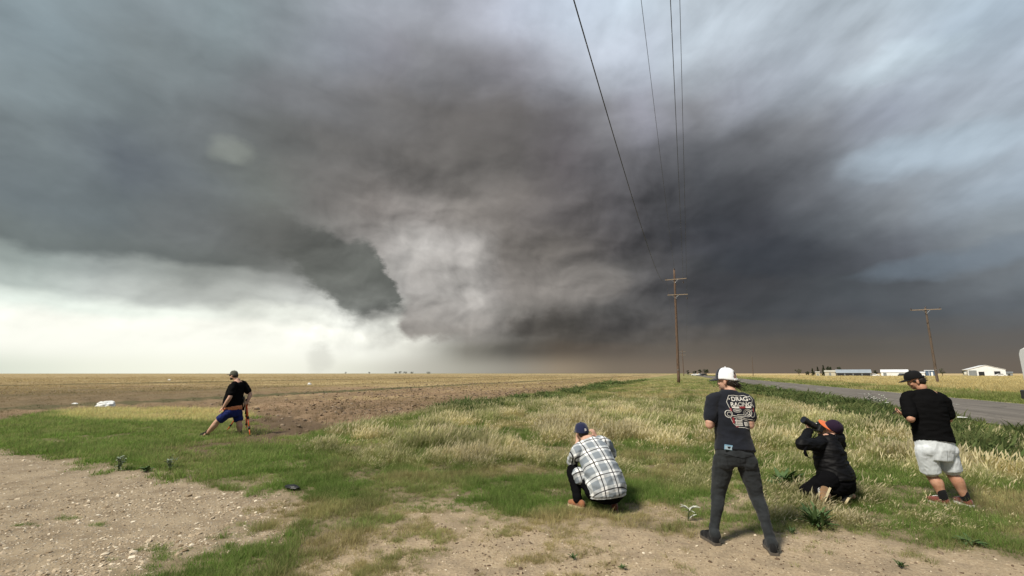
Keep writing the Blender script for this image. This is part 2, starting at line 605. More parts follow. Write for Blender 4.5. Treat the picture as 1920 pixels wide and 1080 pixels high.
def height(x, y, z=None):
    z = z or zones(x, y)
    d = z['dist']
    h = (fbm(x, y, 0.9, 4, 0.5, 3.0) - 0.5) * 0.10 * ss(d, 2.5, 9)
    h = h + z['field'] * (fbm(x, y, 3.1, 3, 0.6, 50.) - 0.45) * 0.16 * (1 - ss(d, 40, 90))
    # furrows run parallel to the road
    h = h + z['field'] * 0.05 * np.sin(z['of'] * 2 * math.pi / 1.0) * (1 - ss(d, 30, 60))
    berm = 0.14 * np.exp(-((z['of'] - 0.2) / 3.2) ** 2) * ss(z['al'], 25, 60)
    ditch = -0.22 * np.exp(-((z['of'] - 7.0) / 1.6) ** 2)
    sh = 1 - np.maximum(z['road'], 0)
    h = (h + berm + ditch * ss(z['al'], 6, 12)) * sh
    edge = np.clip(np.minimum(abs(z['of'] - ROAD_N), abs(z['of'] - ROAD_F)), 0, 1.2) / 1.2
    h = h * np.where(z['of'] > ROAD_N - 1.2, np.where(z['of'] < ROAD_F + 1.2, edge, 1), 1)
    h = h - 0.04 * z['road']
    h = h * (1 - z['gravel'] * 0.6) * (1 - z['dirt'] * 0.5)
    return h


def hz(x, y):
    return float(height(np.array([float(x)]), np.array([float(y)]))[0])


# ------------------------------------------------------------------ ground sheet
def ground():
    nr, na = 300, 900
    rad = np.concatenate([[0.0], np.geomspace(1.2, 5000, nr)])
    # angles are packed tighter to the front
    t = np.linspace(-1, 1, na, endpoint=False)
    ang = np.pi * (0.45 * t + 0.55 * t ** 3)
    rr, aa = np.meshgrid(rad[1:], ang, indexing='ij')
    x, y = (rr * np.sin(aa)).ravel(), (rr * np.cos(aa)).ravel()
    z = zones(x, y)
    h = height(x, y, z)
    n = len(x)
    V = np.empty((n + 1, 3), np.float32)
    V[:n, 0], V[:n, 1], V[:n, 2] = x, y, h
    V[n] = 0
    i, k = np.meshgrid(np.arange(nr - 1), np.arange(na), indexing='ij')
    a = i * na + k
    b = i * na + (k + 1) % na
    quads = np.stack([a, b, b + na, a + na], -1).reshape(-1, 4)[:, ::-1]
    me = bpy.data.meshes.new('ground')
    nq = len(quads)
    tris = np.stack([np.full(na, n), (np.arange(na) + 1) % na, np.arange(na)], -1)
    me.vertices.add(n + 1)
    me.vertices.foreach_set('co', V.ravel())
    me.loops.add(nq * 4 + na * 3)
    me.loops.foreach_set('vertex_index', np.concatenate([quads.ravel(), tris.ravel()]).astype(np.int32))
    me.polygons.add(nq + na)
    me.polygons.foreach_set('loop_start', np.concatenate([np.arange(nq) * 4, nq * 4 + np.arange(na) * 3]).astype(np.int32))
    me.update(calc_edges=True)
    me.validate()
    me.polygons.foreach_set('use_smooth', np.ones(len(me.polygons), bool))
    for nm in ('gravel', 'dirt', 'field', 'wheat', 'farverge', 'brown'):
        at_ = me.attributes.new(nm, 'FLOAT', 'POINT')
        at_.data.foreach_set('value', np.append(z[nm], z[nm][0]).astype(np.float32))
    m, g2, b, _ = newmat('ground_soil')
    pos = g2.n.new('ShaderNodeNewGeometry').outputs['Position']
    big = g2.noise(pos, 0.35, 5, 0.6)
    mid = g2.noise(pos, 2.2, 5, 0.65)
    fin = g2.noise(pos, 18.0, 5, 0.7)
    grit = g2.vor(pos, 42.0)
    gritc = g2.vor(pos, 42.0, out='Color')
    # bare verge soil under the grass
    soil = g2.ramp(mid, [(0.3, (0.120, 0.095, 0.055)), (0.7, (0.26, 0.21, 0.13))])
    dirt = g2.ramp(fin, [(0.25, (0.27, 0.20, 0.130)), (0.55, (0.41, 0.32, 0.215)), (0.8, (0.52, 0.425, 0.305))])
    dirt = g2.mix(g2.math('MULTIPLY', g2.sstep(mid, 0.42, 0.66), 0.8), dirt, (0.25, 0.195, 0.135))
    spk = g2.noise(pos, 55.0, 4, 0.7)
    dirt = g2.mix(g2.math('MULTIPLY', g2.sstep(spk, 0.58, 0.68), 0.75), dirt, (0.10, 0.075, 0.05))
    dirt = g2.mix(g2.math('MULTIPLY', g2.sstep(spk, 0.40, 0.33), 0.6), dirt, (0.60, 0.53, 0.43))
    stones = g2.ramp(g2.sep(gritc)[0], [(0.0, (0.22, 0.185, 0.145)), (0.6, (0.42, 0.375, 0.31)), (1.0, (0.60, 0.56, 0.50))])
    gm = g2.math('SUBTRACT', 1.0, g2.sstep(grit, 0.2, 0.55))
    gm = g2.math('MULTIPLY', gm, g2.sstep(fin, 0.42, 0.6))
    grav = g2.mix(g2.math('MULTIPLY', gm, 0.8), g2.mix(g2.sstep(mid, 0.35, 0.7), (0.34, 0.27, 0.185), (0.215, 0.165, 0.11)), stones)
    # field: tan stubble in rows with bare earth between, darker strip across
    x_, y_, z_ = g2.sep(pos)[:3]
    of_ = g2.math('ADD', g2.math('MULTIPLY', x_, float(RR[0])), g2.math('MULTIPLY', y_, float(RR[1])))
    al_ = g2.math('ADD', g2.math('MULTIPLY', x_, float(RD[0])), g2.math('MULTIPLY', y_, float(RD[1])))
    stretch = g2.comb(g2.math('MULTIPLY', of_, 1.0), g2.math('MULTIPLY', al_, 0.12), 0.0)
    rowsn = g2.noise(stretch, 1.1, 5, 0.6)
    patch = g2.noise(g2.comb(g2.math('MULTIPLY', x_, 0.25), y_, 0.0), 0.055, 5, 0.6)
    earth = g2.ramp(mid, [(0.3, (0.19, 0.115, 0.066)), (0.7, (0.40, 0.285, 0.185))])
    straw = g2.ramp(fin, [(0.3, (0.31, 0.235, 0.115)), (0.7, (0.52, 0.405, 0.215))])
    fm = g2.math('ADD', g2.math('MULTIPLY', rowsn, 0.8), g2.math('MULTIPLY', g2.math('ADD', g2.mapr(y_, 18, 110, -0.08, 0.72), g2.mapr(patch, 0.3, 0.7, -0.35, 0.35)), 1.0))
    field = g2.mix(g2.sstep(fm, 0.40, 0.80), earth, straw)
    # darker strips of regrowth, all running the way the field was drilled
    lo = g2.noise(g2.comb(g2.math('MULTIPLY', of_, 1.0), g2.math('MULTIPLY', al_, 0.10), 3.0), 0.16, 4, 0.6)
    field = g2.mix(g2.math('MULTIPLY', g2.sstep(lo, 0.42, 0.60), 0.62), field, (0.165, 0.115, 0.07))
    wob = g2.math('SUBTRACT', g2.noise(pos, 0.10, 4, 0.6), 0.5)
    for oo, wd, st1, tone in ((-30.0, 2.6, 1.0, (0.055, 0.068, 0.028)), (-47.0, 2.0, 0.6, (0.10, 0.09, 0.045)), (-88.0, 6.5, 1.0, (0.065, 0.068, 0.032)), (-122.0, 3.0, 0.4, (0.13, 0.10, 0.05)), (-170.0, 6.0, 0.6, (0.13, 0.105, 0.055)), (-300., 14., .6, (0.16, 0.125, 0.065))):
        dd = g2.math('ABSOLUTE', g2.math('ADD', g2.math('SUBTRACT', of_, oo), g2.math('MULTIPLY', wob, wd * 1.6)))
        mm = g2.math('MULTIPLY', g2.math('SUBTRACT', 1.0, g2.sstep(dd, wd * 0.3, wd)), g2.math('MULTIPLY', g2.sstep(mid, 0.25, 0.55), st1))
        field = g2.mix(mm, field, tone)
    leftm = g2.math('MULTIPLY', g2.sstep(x_, -10.0, -28.0), g2.sstep(y_, 75.0, 38.0))
    field = g2.mix(g2.math('MULTIPLY', leftm, g2.mapr(patch, 0.3, 0.7, 0.45, 0.95)), field, (0.135, 0.108, 0.062))
    wheat = g2.ramp(g2.math('ADD', g2.math('MULTIPLY', rowsn, 0.5), g2.math('MULTIPLY', big, 0.5)), [(0.35, (0.36, 0.27, 0.14)), (0.65, (0.56, 0.43, 0.23))])
    vergc = g2.ramp(big, [(0.3, (0.13, 0.15, 0.05)), (0.7, (0.34, 0.29, 0.13))])
    c = g2.mix(g2.mapr(g2.math('ABSOLUTE', y_), 25, 60, 0, 1), soil, vergc)
    c = g2.mix(g2.attr('field'), c, field)
    c = g2.mix(g2.attr('wheat'), c, wheat)
    c = g2.mix(g2.attr('farverge'), c, vergc)
    c = g2.mix(g2.attr('brown'), c, g2.mix(mid, (0.085, 0.058, 0.036), (0.16, 0.115, 0.075)))
    c = g2.mix(g2.attr('dirt'), c, dirt)
    c = g2.mix(g2.attr('gravel'), c, grav)
    g2.l.new(c, b.inputs['Base Color'])
    b.inputs['Roughness'].default_value = 0.95
    b.inputs['Specular IOR Level'].default_value = 0.15
    hsum = g2.math('ADD', g2.math('MULTIPLY', fin, 0.6), g2.math('MULTIPLY', gm, 0.5))
    hsum = g2.math('ADD', hsum, g2.math('MULTIPLY', mid, 1.2))
    bump(g2, b, hsum, 0.6, 0.03)
    me.materials.append(m)
    o = link(bpy.data.objects.new('ground', me))
    tag(o, kind='structure')
    return o


ground()

# ------------------------------------------------------------------ road
def strip(name, o0, o1, a0, a1, z, mat, step=4.0, wob=0.0):
    n = int((a1 - a0) / step) + 1
    vs = []
    for i in range(n + 1):
        al = a0 + (a1 - a0) * i / n
        w0 = (mnoise.noise(Vector((al * 0.7, o0, 1))) * wob) if wob else 0
        w1_ = (mnoise.noise(Vector((al * 0.7, o1, 5))) * wob) if wob else 0
        for k in range(5):
            o_ = o0 + w0 + (o1 + w1_ - o0 - w0) * k / 4
            crown = 0.05 * (1 - ((o_ - ROAD_C) / 4.0) ** 2)
            vs.append(AO(al, o_, z + crown))
    fs = [(i * 5 + k, i * 5 + k + 1, (i + 1) * 5 + k + 1, (i + 1) * 5 + k) for i in range(n) for k in range(4)]
    return mobj(name, vs, fs, mat)


m_asph, n_, b_, _ = newmat('asphalt')
pos = n_.n.new('ShaderNodeNewGeometry').outputs['Position']
x_, y_, _z = n_.sep(pos)[:3]
of_ = n_.math('ADD', n_.math('MULTIPLY', x_, float(RR[0])), n_.math('MULTIPLY', y_, float(RR[1])))
al_ = n_.math('ADD', n_.math('MULTIPLY', x_, float(RD[0])), n_.math('MULTIPLY', y_, float(RD[1])))
st = n_.noise(n_.comb(n_.math('MULTIPLY', of_, 1.2), n_.math('MULTIPLY', al_, 0.05), 0.0), 1.3, 4, 0.6)
fn = n_.noise(pos, 30.0, 5, 0.7)
agg = n_.math('ADD', n_.math('MULTIPLY', st, 0.7), n_.math('MULTIPLY', fn, 0.3))
cc = n_.ramp(agg, [(0.35, (0.105, 0.094, 0.083)), (0.65, (0.20, 0.18, 0.16))])
crack = n_.vor(n_.vmath('ADD', pos, n_.vmath('MULTIPLY', n_.noise(pos, 0.9, 4, .6, out=1), (2.2, 2.2, 0))), 0.30, 'DISTANCE_TO_EDGE')
ck = n_.math('MULTIPLY', n_.math('SUBTRACT', 1.0, n_.sstep(crack, 0.0, 0.009)), n_.sstep(fn, 0.40, 0.55))
cc = n_.mix(ck, cc, (0.055, 0.05, 0.045))
n_.l.new(cc, b_.inputs['Base Color'])
b_.inputs['Roughness'].default_value = 0.9
b_.inputs['Specular IOR Level'].default_value = 0.2
bump(n_, b_, fn, 0.3, 0.008)
tag(strip('road', ROAD_N, ROAD_F, -60, 2500, 0.004, m_asph, wob=0.25), kind='structure')

m_paint, n_, b_, _ = newmat('road_paint')
co = n_.n.new('ShaderNodeNewGeometry').outputs['Position']
w = n_.noise(co, 6.0, 6, 0.75)
n_.l.new(n_.mix(n_.sstep(w, 0.40, 0.60), (0.16, 0.15, 0.135), (0.62, 0.60, 0.56)), b_.inputs['Base Color'])
b_.inputs['Roughness'].default_value = 0.75
line = strip('edge_line', ROAD_F - 0.32, ROAD_F - 0.20, -60, 700, 0.010, m_paint)
tag(line, kind='structure')
mb = MB()
al = -5.0
while al < 500:
    z0 = 0.062
    p = [AO(al, ROAD_C - 0.06, z0), AO(al, ROAD_C + 0.06, z0), AO(al + 3.0, ROAD_C + 0.06, z0), AO(al + 3.0, ROAD_C - 0.06, z0)]
    mb.add(p, [(0, 1, 2, 3)])
    al += 12.0
o = mb.build('centre_line', m_paint)
tag(o, kind='structure')

# ------------------------------------------------------------------ ground cover
def blade_mesh(name, n, h0, h1, width, spread, lean, wind, seg=3, head=0.0, headw=3.0, mat=None, seed=0, leaf=False, droop=0.0):
    """a tuft: n bent tapering blades growing out of one crown"""
    r = random.Random(seed)
    vs, fs, tip, shd, hd = [], [], [], [], []
    for i in range(n):
        a = r.uniform(0, 2 * math.pi)
        d = spread * math.sqrt(r.random())
        bx, by = d * math.cos(a), d * math.sin(a)
        h = r.uniform(h0, h1)
        la = r.uniform(0, 2 * math.pi)
        l = lean * r.uniform(0.3, 1.0) * h
        ex, ey = l * math.cos(la) + wind * h * r.uniform(.5, 1.2) + bx * 0.5, l * math.sin(la) + by * 0.5
        fa = r.uniform(0, math.pi)
        wx, wy = math.cos(fa), math.sin(fa)
        has = r.random() < head
        s = r.random()
        w = width * r.uniform(0.7, 1.2)
        ts = [k / seg for k in range(seg + 1)]
        if has:
            ts = [0, .4, .72, .78, .9, 1.0]
        base = len(vs)
        for k, t in enumerate(ts):
            x = bx + ex * t ** 1.8
            y = by + ey * t ** 1.8
            zz = h * (t - droop * t ** 3) - 0.01
            if has:
                ww = w * (.45 if t < .75 else (headw if t < .95 else .3))
            elif leaf:
                ww = w * (math.sin(math.pi * min(1, .12 + .88 * t)) ** .7)
            else:
                ww = w * (1 - t) ** .6
            if k == len(ts) - 1:
                vs.append((x, y, zz))
                tip.append(t); shd.append(s); hd.append(1.0 if has and t > .75 else 0.0)
            else:
                for sg in (-1, 1):
                    vs.append((x + wx * ww * sg * .5, y + wy * ww * sg * .5, zz))
                    tip.append(t); shd.append(s); hd.append(1.0 if has and t > .75 else 0.0)
        m = len(ts) - 1
        for k in range(m - 1):
            q = base + 2 * k
            fs.append((q, q + 1, q + 3, q + 2))
        q = base + 2 * (m - 1)
        fs.append((q, q + 1, q + 2))
    me = bpy.data.meshes.new(name)
    me.from_pydata(vs, [], fs)
    for nm, arr in (('tip', tip), ('shade', shd), ('head', hd)):
        t_ = me.attributes.new(nm, 'FLOAT', 'POINT')
        t_.data.foreach_set('value', arr)
    if mat:
        me.materials.append(mat)
    me.update()
    return bpy.data.objects.new(name, me)


def grass_mat(name, straw0, straw1, green0, green1, headc):
    m, n, b, out = newmat(name)
    tip = n.attr('tip')
    sh = n.attr('shade')
    tint = n.attr('tint', 'INSTANCER')
    val = n.attr('val', 'INSTANCER')
    t2 = n.math('ADD', n.math('MULTIPLY', n.math('SUBTRACT', sh, 0.5), 0.5), tint, clamp=True)
    straw = n.mix(sh, straw0, straw1)
    green = n.mix(sh, green0, green1)
    c = n.mix(t2, straw, green)
    c = n.mix(n.math('MULTIPLY', n.attr('head'), n.math('SUBTRACT', 1.0, n.math('MULTIPLY', t2, 0.7))), c, headc)
    # the tip of a blade dries first
    c = n.mix(n.math('MULTIPLY', n.sstep(tip, 0.35, 1.0), 0.35), c, straw)
    k = n.math('MULTIPLY', val, 1.0)
    c = n.vmath('MULTIPLY', c, n.comb(k, k, k))
    n.l.new(c, b.inputs['Base Color'])
    b.inputs['Roughness'].default_value = 0.75
    b.inputs['Specular IOR Level'].default_value = 0.2
    tr = n.n.new('ShaderNodeBsdfTranslucent')
    n.l.new(c, tr.inputs[0])
    mx = n.n.new('ShaderNodeMixShader')
    mx.inputs[0].default_value = 0.5
    n.l.new(b.outputs[0], mx.inputs[1])
    n.l.new(tr.outputs[0], mx.inputs[2])
    n.l.new(mx.outputs[0], out.inputs[0])
    return m


def scatter(name, srcs, x, y, idx, rot, scl, tint, val, dz=0.0):
    n = len(x)
    z = height(x, y) + dz
    me = bpy.data.meshes.new(name)
    me.vertices.add(n)
    me.vertices.foreach_set('co', np.stack([x, y, z], 1).astype(np.float32).ravel())
    for nm, arr, ty in (('idx', idx.astype(np.int32), 'INT'), ('tint', tint.astype(np.float32), 'FLOAT'), ('val', val.astype(np.float32), 'FLOAT')):
        t_ = me.attributes.new(nm, ty, 'POINT')
        t_.data.foreach_set('value', arr)
    for nm, arr in (('rot', rot), ('scl', scl)):
        t_ = me.attributes.new(nm, 'FLOAT_VECTOR', 'POINT')
        t_.data.foreach_set('vector', arr.astype(np.float32).ravel())
    o = link(bpy.data.objects.new(name, me))
    ng = bpy.data.node_groups.new(name + '_nodes', 'GeometryNodeTree')
    ng.interface.new_socket('Geometry', in_out='INPUT', socket_type='NodeSocketGeometry')
    ng.interface.new_socket('Geometry', in_out='OUTPUT', socket_type='NodeSocketGeometry')
    gi = ng.nodes.new('NodeGroupInput')
    go = ng.nodes.new('NodeGroupOutput')
    iop = ng.nodes.new('GeometryNodeInstanceOnPoints')
    jn = ng.nodes.new('GeometryNodeJoinGeometry')
    # joined in reverse, since a multi-input socket lists the last link first
    for s in reversed(srcs):
        oi = ng.nodes.new('GeometryNodeObjectInfo')
        oi.inputs['Object'].default_value = s
        oi.inputs['As Instance'].default_value = True
        ng.links.new(oi.outputs['Geometry'], jn.inputs[0])
    ng.links.new(gi.outputs[0], iop.inputs['Points'])
    ng.links.new(jn.outputs[0], iop.inputs['Instance'])
    iop.inputs['Pick Instance'].default_value = True

    def na(nm, ty):
        q = ng.nodes.new('GeometryNodeInputNamedAttribute')
        q.data_type = ty
        q.inputs['Name'].default_value = nm
        return [s for s in q.outputs if s.enabled and s.name == 'Attribute'][0]
    ng.links.new(na('idx', 'INT'), iop.inputs['Instance Index'])
    ng.links.new(na('rot', 'FLOAT_VECTOR'), iop.inputs['Rotation'])
    ng.links.new(na('scl', 'FLOAT_VECTOR'), iop.inputs['Scale'])
    ng.links.new(iop.outputs[0], go.inputs[0])
    md = o.modifiers.new('scatter', 'NODES')
    md.node_group = ng
    return o


def sector(n, r0, r1, a=64, power=0.0):
    """points with even density in the picture: thin out with the square of distance"""
    u = rng.random(n)
    if power == 0:
        r = r0 * (r1 / r0) ** u
    else:
        p = power
        r = (r0 ** p + u * (r1 ** p - r0 ** p)) ** (1 / p)
    t = R(a) * (2 * rng.random(n) - 1)
    return r * np.sin(t), r * np.cos(t)


def rots(n, tilt=0.12, full=True):
    r = np.zeros((n, 3))
    r[:, 0] = rng.normal(0, tilt, n)
    r[:, 1] = rng.normal(0, tilt, n)
    r[:, 2] = rng.random(n) * 2 * math.pi if full else rng.normal(0, 0.5, n)
    return r


G_MAT = grass_mat('meadow_grass', (0.46, 0.375, 0.165), (0.80, 0.695, 0.385), (0.130, 0.200, 0.045), (0.290, 0.370, 0.100), (0.90, 0.80, 0.56))
S_MAT = grass_mat('turf_grass', (0.42, 0.34, 0.165), (0.66, 0.55, 0.30), (0.098, 0.200, 0.028), (0.205, 0.360, 0.068), (0.4, 0.35, 0.2))
W_MAT = grass_mat('weed_leaf', (0.18, 0.18, 0.07), (0.30, 0.28, 0.12), (0.055, 0.115, 0.030), (0.150, 0.230, 0.075), (0.5, 0.5, 0.4))
F_MAT = grass_mat('stubble_straw', (0.24, 0.175, 0.085), (0.52, 0.41, 0.22), (0.06, 0.09, 0.025), (0.12, 0.13, 0.05), (0.4, 0.3, 0.2))

TALL = [G(*p) for p in [(560, 838), (620, 806), (720, 784), (900, 754), (1060, 729), (1240, 708)]] + [tuple(AO(600, -9)[:2]), tuple(AO(600, 9)[:2])] + [G(*p) for p in [(1640, 752), (1925, 803), (2300, 870), (2500, 1010), (1930, 1012), (1760, 1000), (1650, 1000), (1560, 988), (1450, 975), (1415, 968), (1400, 905), (1362, 905), (1345, 972), (1240, 962), (1205, 920), (1150, 900), (1060, 885), (980, 872), (860, 880), (700, 880), (600, 868)]]

# tall dry grass of the verge
tall_src = [blade_mesh('tall_tuft', 22, 0.22, 0.48, 0.0045, 0.07, 0.30, 0.22, head=0.4, headw=2.8, mat=G_MAT, seed=s) for s in (1, 2, 3)] + \
           [blade_mesh('tall_tuft_far', 18, 0.22, 0.46, 0.013, 0.16, 0.25, 0.20, seg=2, head=0.4, headw=1.9, mat=G_MAT, seed=s) for s in (4, 5, 6)] + \
           [blade_mesh('tall_tuft_farther', 18, 0.25, 0.48, 0.035, 0.40, 0.22, 0.20, seg=2, mat=G_MAT, seed=s) for s in (7, 8)] + \
           [blade_mesh('tall_stems', 7, 0.42, 0.66, 0.0060, 0.10, 0.28, 0.28, head=.8, headw=2.6, mat=G_MAT, seed=s) for s in (9, 10)]
x, y = sector(120000, 5.2, 160)
z = zones(x, y)
dt = sdf(x, y, TALL) + z['nz'] * 1.5
clump = fbm(x, y, 0.9, 4, 0.6, 77.)
pr = (1 - ss(dt, -0.5, 0.25)) * z['verge'] * (0.10 + 0.90 * ss(clump, 0.43, 0.58)) * (1 - 0.85 * z['dirt'])
pr = pr * (1 - 0.6 * ss(z['of'], 6.0, 9.4) * (clump > 0.5))
k = rng.random(len(x)) < pr
x, y, clump, dt = x[k], y[k], clump[k], dt[k]
z = {q: v[k] for q, v in z.items()}
n = len(x)
d = z['dist']
idx = np.where(d < 11, rng.integers(0, 3, n), np.where(d < 32, rng.integers(3, 6, n), rng.integers(6, 8, n)))
stemy = (rng.random(n) < .10) & (d < 26)
idx = np.where(stemy, rng.integers(8, 10, n), idx)
gp = fbm(x, y, 0.42, 4, 0.6, 140.)
tint = .12 + ss(gp, 0.42, 0.56) * 0.85 + rng.normal(0, .10, n) + 0.75 * ss(-z['of'], 6.2, 8.8) * ss(z['al'], 10, 14) + 0.8 * ss(z['of'] + z['nb'] * 2, 4.8, 7.2) + 0.55 * (1 - ss(-dt, 0.0, 0.9)) * (d < 13)
tint = np.clip(np.where(stemy, tint * .3, tint), 0, 1)
hs = rng.uniform(0.55, 1.05, n) * (0.42 + 0.75 * ss(clump, 0.38, 0.66)) * np.clip(0.6 + (-dt) * 0.35, 0.45, 1.0)
hs = hs * .90 * (1 - 0.45 * ss(d, 18, 50)) * (1 - .45 * ss(z['of'], 7.5, 9.2))
hs = hs * (1 - 0.50 * (1 - ss(d, 7.0, 11.0)))
scl = np.stack([hs * 0.5 + 0.5, hs * 0.5 + 0.5, hs], 1)
scl[:, :2] *= np.where(d > 50, (d / 50) ** 0.7, 1)[:, None]
warm = fbm(x, y, 0.8, 3, 0.6, 210.)
val = 0.70 + 0.95 * (warm - 0.30) + rng.normal(0, .10, n)
o = scatter('tall_dry_grass', tall_src, x, y, idx, rots(n, .1, False), scl, tint, np.clip(val, .45, 1.25))
tag(o, 'tall blond grass with seed heads leaning in the wind on the verge', 'grass', kind='stuff')

# short turf near the camera and the lush strip at the left
turf_src = [blade_mesh('turf_tuft', 20, 0.035, 0.10, 0.0048, 0.055, 0.75, 0.10, seg=2, mat=S_MAT, seed=s) for s in (11, 12, 13)] + \
           [blade_mesh('turf_tuft_far', 18, 0.05, 0.11, 0.010, 0.11, 0.6, 0.15, seg=2, mat=S_MAT, seed=s) for s in (14, 15)]
x, y = sector(230000, 3.2, 34)
z = zones(x, y)
dt = sdf(x, y, TALL) + z['nz'] * 1.2
cl = fbm(x, y, 1.6, 4, 0.6, 300.)
cf = fbm(x, y, 6.0, 3, 0.6, 320.)
open_ = z['verge'] * (1 - z['gravel']) * (1 - z['dirt']) * (1 - .8 * z['brown'])
pr = open_ * (0.30 + 0.70 * ss(cl, 0.30, 0.55)) * np.where(dt < -0.3, 0.5, 1.0)
near_edge = ss(sdf(x, y, DIRT), 0.0, 1.8) * (.35 + .65 * ss(sdf(x, y, GRAVEL) + z['nz'] * 1.6, .05, .9))
pr = pr * (0.45 + 0.55 * near_edge) * np.clip(0.55 + ss(cf, .35, .6) * 0.6 + near_edge * .3, 0, 1)
sparse = z['dirt'] * ss(cl, 0.52, 0.66) * 0.30 * ss(cf, .45, .6) * (1 - 0.75 * ss(x, 0.5, 2.5))
leftd = z['dirt'] * (1 - ss(x, 0.1, 1.3)) * ss(cl, 0.36, 0.56) * .55 * ss(cf, .36, .6)
pr = np.maximum(np.maximum(pr, sparse), leftd)
gw = np.zeros(len(x))
for c_, rx_, ry_ in ((G(125, 972), .20, .09), (G(190, 985), .10, .05), (G(455, 1003), .16, .07), (G(60, 985), .18, .05)):
    gw = np.maximum(gw, 1 - ss(np.hypot((x - c_[0]) / rx_, (y - c_[1]) / ry_) + z['nz'] * 2, .5, 1.2))
pr = np.maximum(pr, z['gravel'] * gw * .6)
pr = pr * (1 - z['field'])
k = rng.random(len(x)) < pr
x, y, cl, dt = x[k], y[k], cl[k], dt[k]
z = {q: v[k] for q, v in z.items()}
n = len(x)
d = z['dist']
lush = ss(-x, 2.2, 4.5) * ss(d, 7.0, 9.0)
gp = fbm(x, y, 0.7, 4, 0.6, 500.)
tint = 0.95 - 0.75 * ss(gp, 0.46, 0.66) * (1 - .75 * lush) + rng.normal(0, .08, n) - .25 * (z['dirt'] > .3) - .3 * (1 - ss(sdf(x, y, DIRT), 0, .8)) - .65 * z['yell'] - .3 * z['brown']
patchg = (1 - ss(np.abs(y - 6.9) + np.abs(x + .6) * .2, .5, 1.4))
tint = np.clip(tint + .4 * patchg, 0.05, 1)
idx = np.where(d < 9, rng.integers(0, 3, n), rng.integers(3, 5, n))
s = rng.uniform(0.55, 1.15, n) * (0.6 + 0.6 * ss(cl, .35, .6)) * (1 + 0.05 * lush + .5 * z['yell']) * (1 + .20 * ss(d, 6, 8)) * np.where((z['dirt'] > .4) | (z['gravel'] > .5), .5, 1.0)
w_ = np.where(d > 12, (d / 12) ** .6, 1.0)
scl = np.stack([(.5 + .5 * s) * w_, (.5 + .5 * s) * w_, s], 1)
val = np.clip(0.80 + 0.5 * (fbm(x, y, 2.2, 3, .6, 600.) - .4) + rng.normal(0, .1, n) + .12 * lush + .5 * z['yell'], .4, 1.5)
o = scatter('short_green_grass', turf_src, x, y, idx, rots(n, .18), scl, tint, val)
tag(o, 'short patchy green grass between the gravel and the tall verge', 'grass', kind='stuff')

# far side of the road: green verge, then the standing wheat
x, y = sector(72000, 20, 420, 76)
z = zones(x, y)
k = rng.random(len(x)) < np.maximum(z['farverge'] * .8, z['wheat'] * .9) * (z['of'] > ROAD_F + .25)
x, y = x[k], y[k]
z = {q: v[k] for q, v in z.items()}
n = len(x)
d = z['dist']
wh = z['wheat'] > .5
idx = rng.integers(0, 2, n)
gp = fbm(x, y, 0.25, 4, 0.6, 700.)
tint = np.where(wh, rng.normal(0.0, .05, n), np.clip(1.1 - 1.1 * ss(gp, .5, .7), .1, 1))
hs = np.where(wh, rng.uniform(.95, 1.25, n), rng.uniform(.3, .75, n) * (.6 + .8 * ss(gp, .3, .6)))
wd = np.clip(d / 45, .6, 5)
scl = np.stack([wd, wd, hs], 1)
val = np.where(wh, rng.uniform(.92, 1.12, n), rng.uniform(.7, 1.1, n))
far_src = [blade_mesh('wheat_tuft', 20, 0.30, 0.50, 0.035, 0.45, 0.15, 0.12, seg=2, mat=G_MAT, seed=s) for s in (21, 22)]
kw = wh
o = scatter('standing_wheat', far_src, x[kw], y[kw], idx[kw], rots(int(kw.sum()), .05), scl[kw], tint[kw], val[kw])
tag(o, 'ripe tan wheat crop covering the field beyond the road', 'wheat', kind='stuff')
kw = ~wh
o = scatter('roadside_grass', far_src, x[kw], y[kw], idx[kw], rots(int(kw.sum()), .05), scl[kw], tint[kw], val[kw])
tag(o, 'low green and yellow grass along the far edge of the road', 'grass', kind='stuff')

# leafy weeds along the near road edge and the field edge
weed_src = [blade_mesh('weed_clump', 44, 0.10, 0.42, 0.028, 0.16, 0.55, 0.08, seg=3, mat=W_MAT, seed=s, leaf=True, droop=.25) for s in (31, 32)] + \
           [blade_mesh('weed_clump', 60, 0.05, 0.30, 0.020, 0.24, 0.5, 0.05, seg=2, mat=W_MAT, seed=s, leaf=True, droop=.2) for s in (33, 34)]
x, y = sector(34000, 6.5, 120)
z = zones(x, y)
cl = fbm(x, y, 0.55, 4, 0.6, 800.)
WEED = [G(*p) for p in [(1590, 775), (1690, 778), (1940, 822), (1960, 885), (1800, 868), (1690, 826)]]
wc = (1 - ss(sdf(x, y, WEED) + z['nz'] * 2.0, -.5, .4)) * ss(fbm(x, y, 1.1, 3, .6, 870.), .34, .5)
cl = np.maximum(cl, .62 * wc)
pr = z['verge'] * (x > -7.5) * (ss(z['of'] + z['nb'] * 3.0, 4.8, 6.8) * ss(cl, .41, .55) * ss(z['al'], 7, 9.5) + .8 * ss(-z['of'], 7.0, 8.6) * ss(cl, .47, .58) * ss(z['al'], 16, 19) + .0 * ss(cl, .62, .68))
pr = np.maximum(pr, wc * .9)
k = rng.random(len(x)) < np.clip(pr, 0, 1)
x, y, cl = x[k], y[k], cl[k]
z = {q: v[k] for q, v in z.items()}
n = len(x)
d = z['dist']
s = rng.uniform(.7, 1.35, n) * (.6 + 1.0 * ss(cl, .42, .62)) * (1 - .45 * ss(z['of'], 8.4, 9.3))
wd = np.clip(d / 22, 1, 3)
scl = np.stack([s * wd, s * wd, s * np.where(z['of'] < 0, .8, 1)], 1)
o = scatter('roadside_weeds', weed_src, x, y, rng.integers(0, 4, n), rots(n, .12), scl, rng.uniform(.5, 1., n), rng.uniform(.7, 1.2, n))
tag(o, 'dark leafy weeds growing along the road and field edges', 'weeds', kind='stuff')

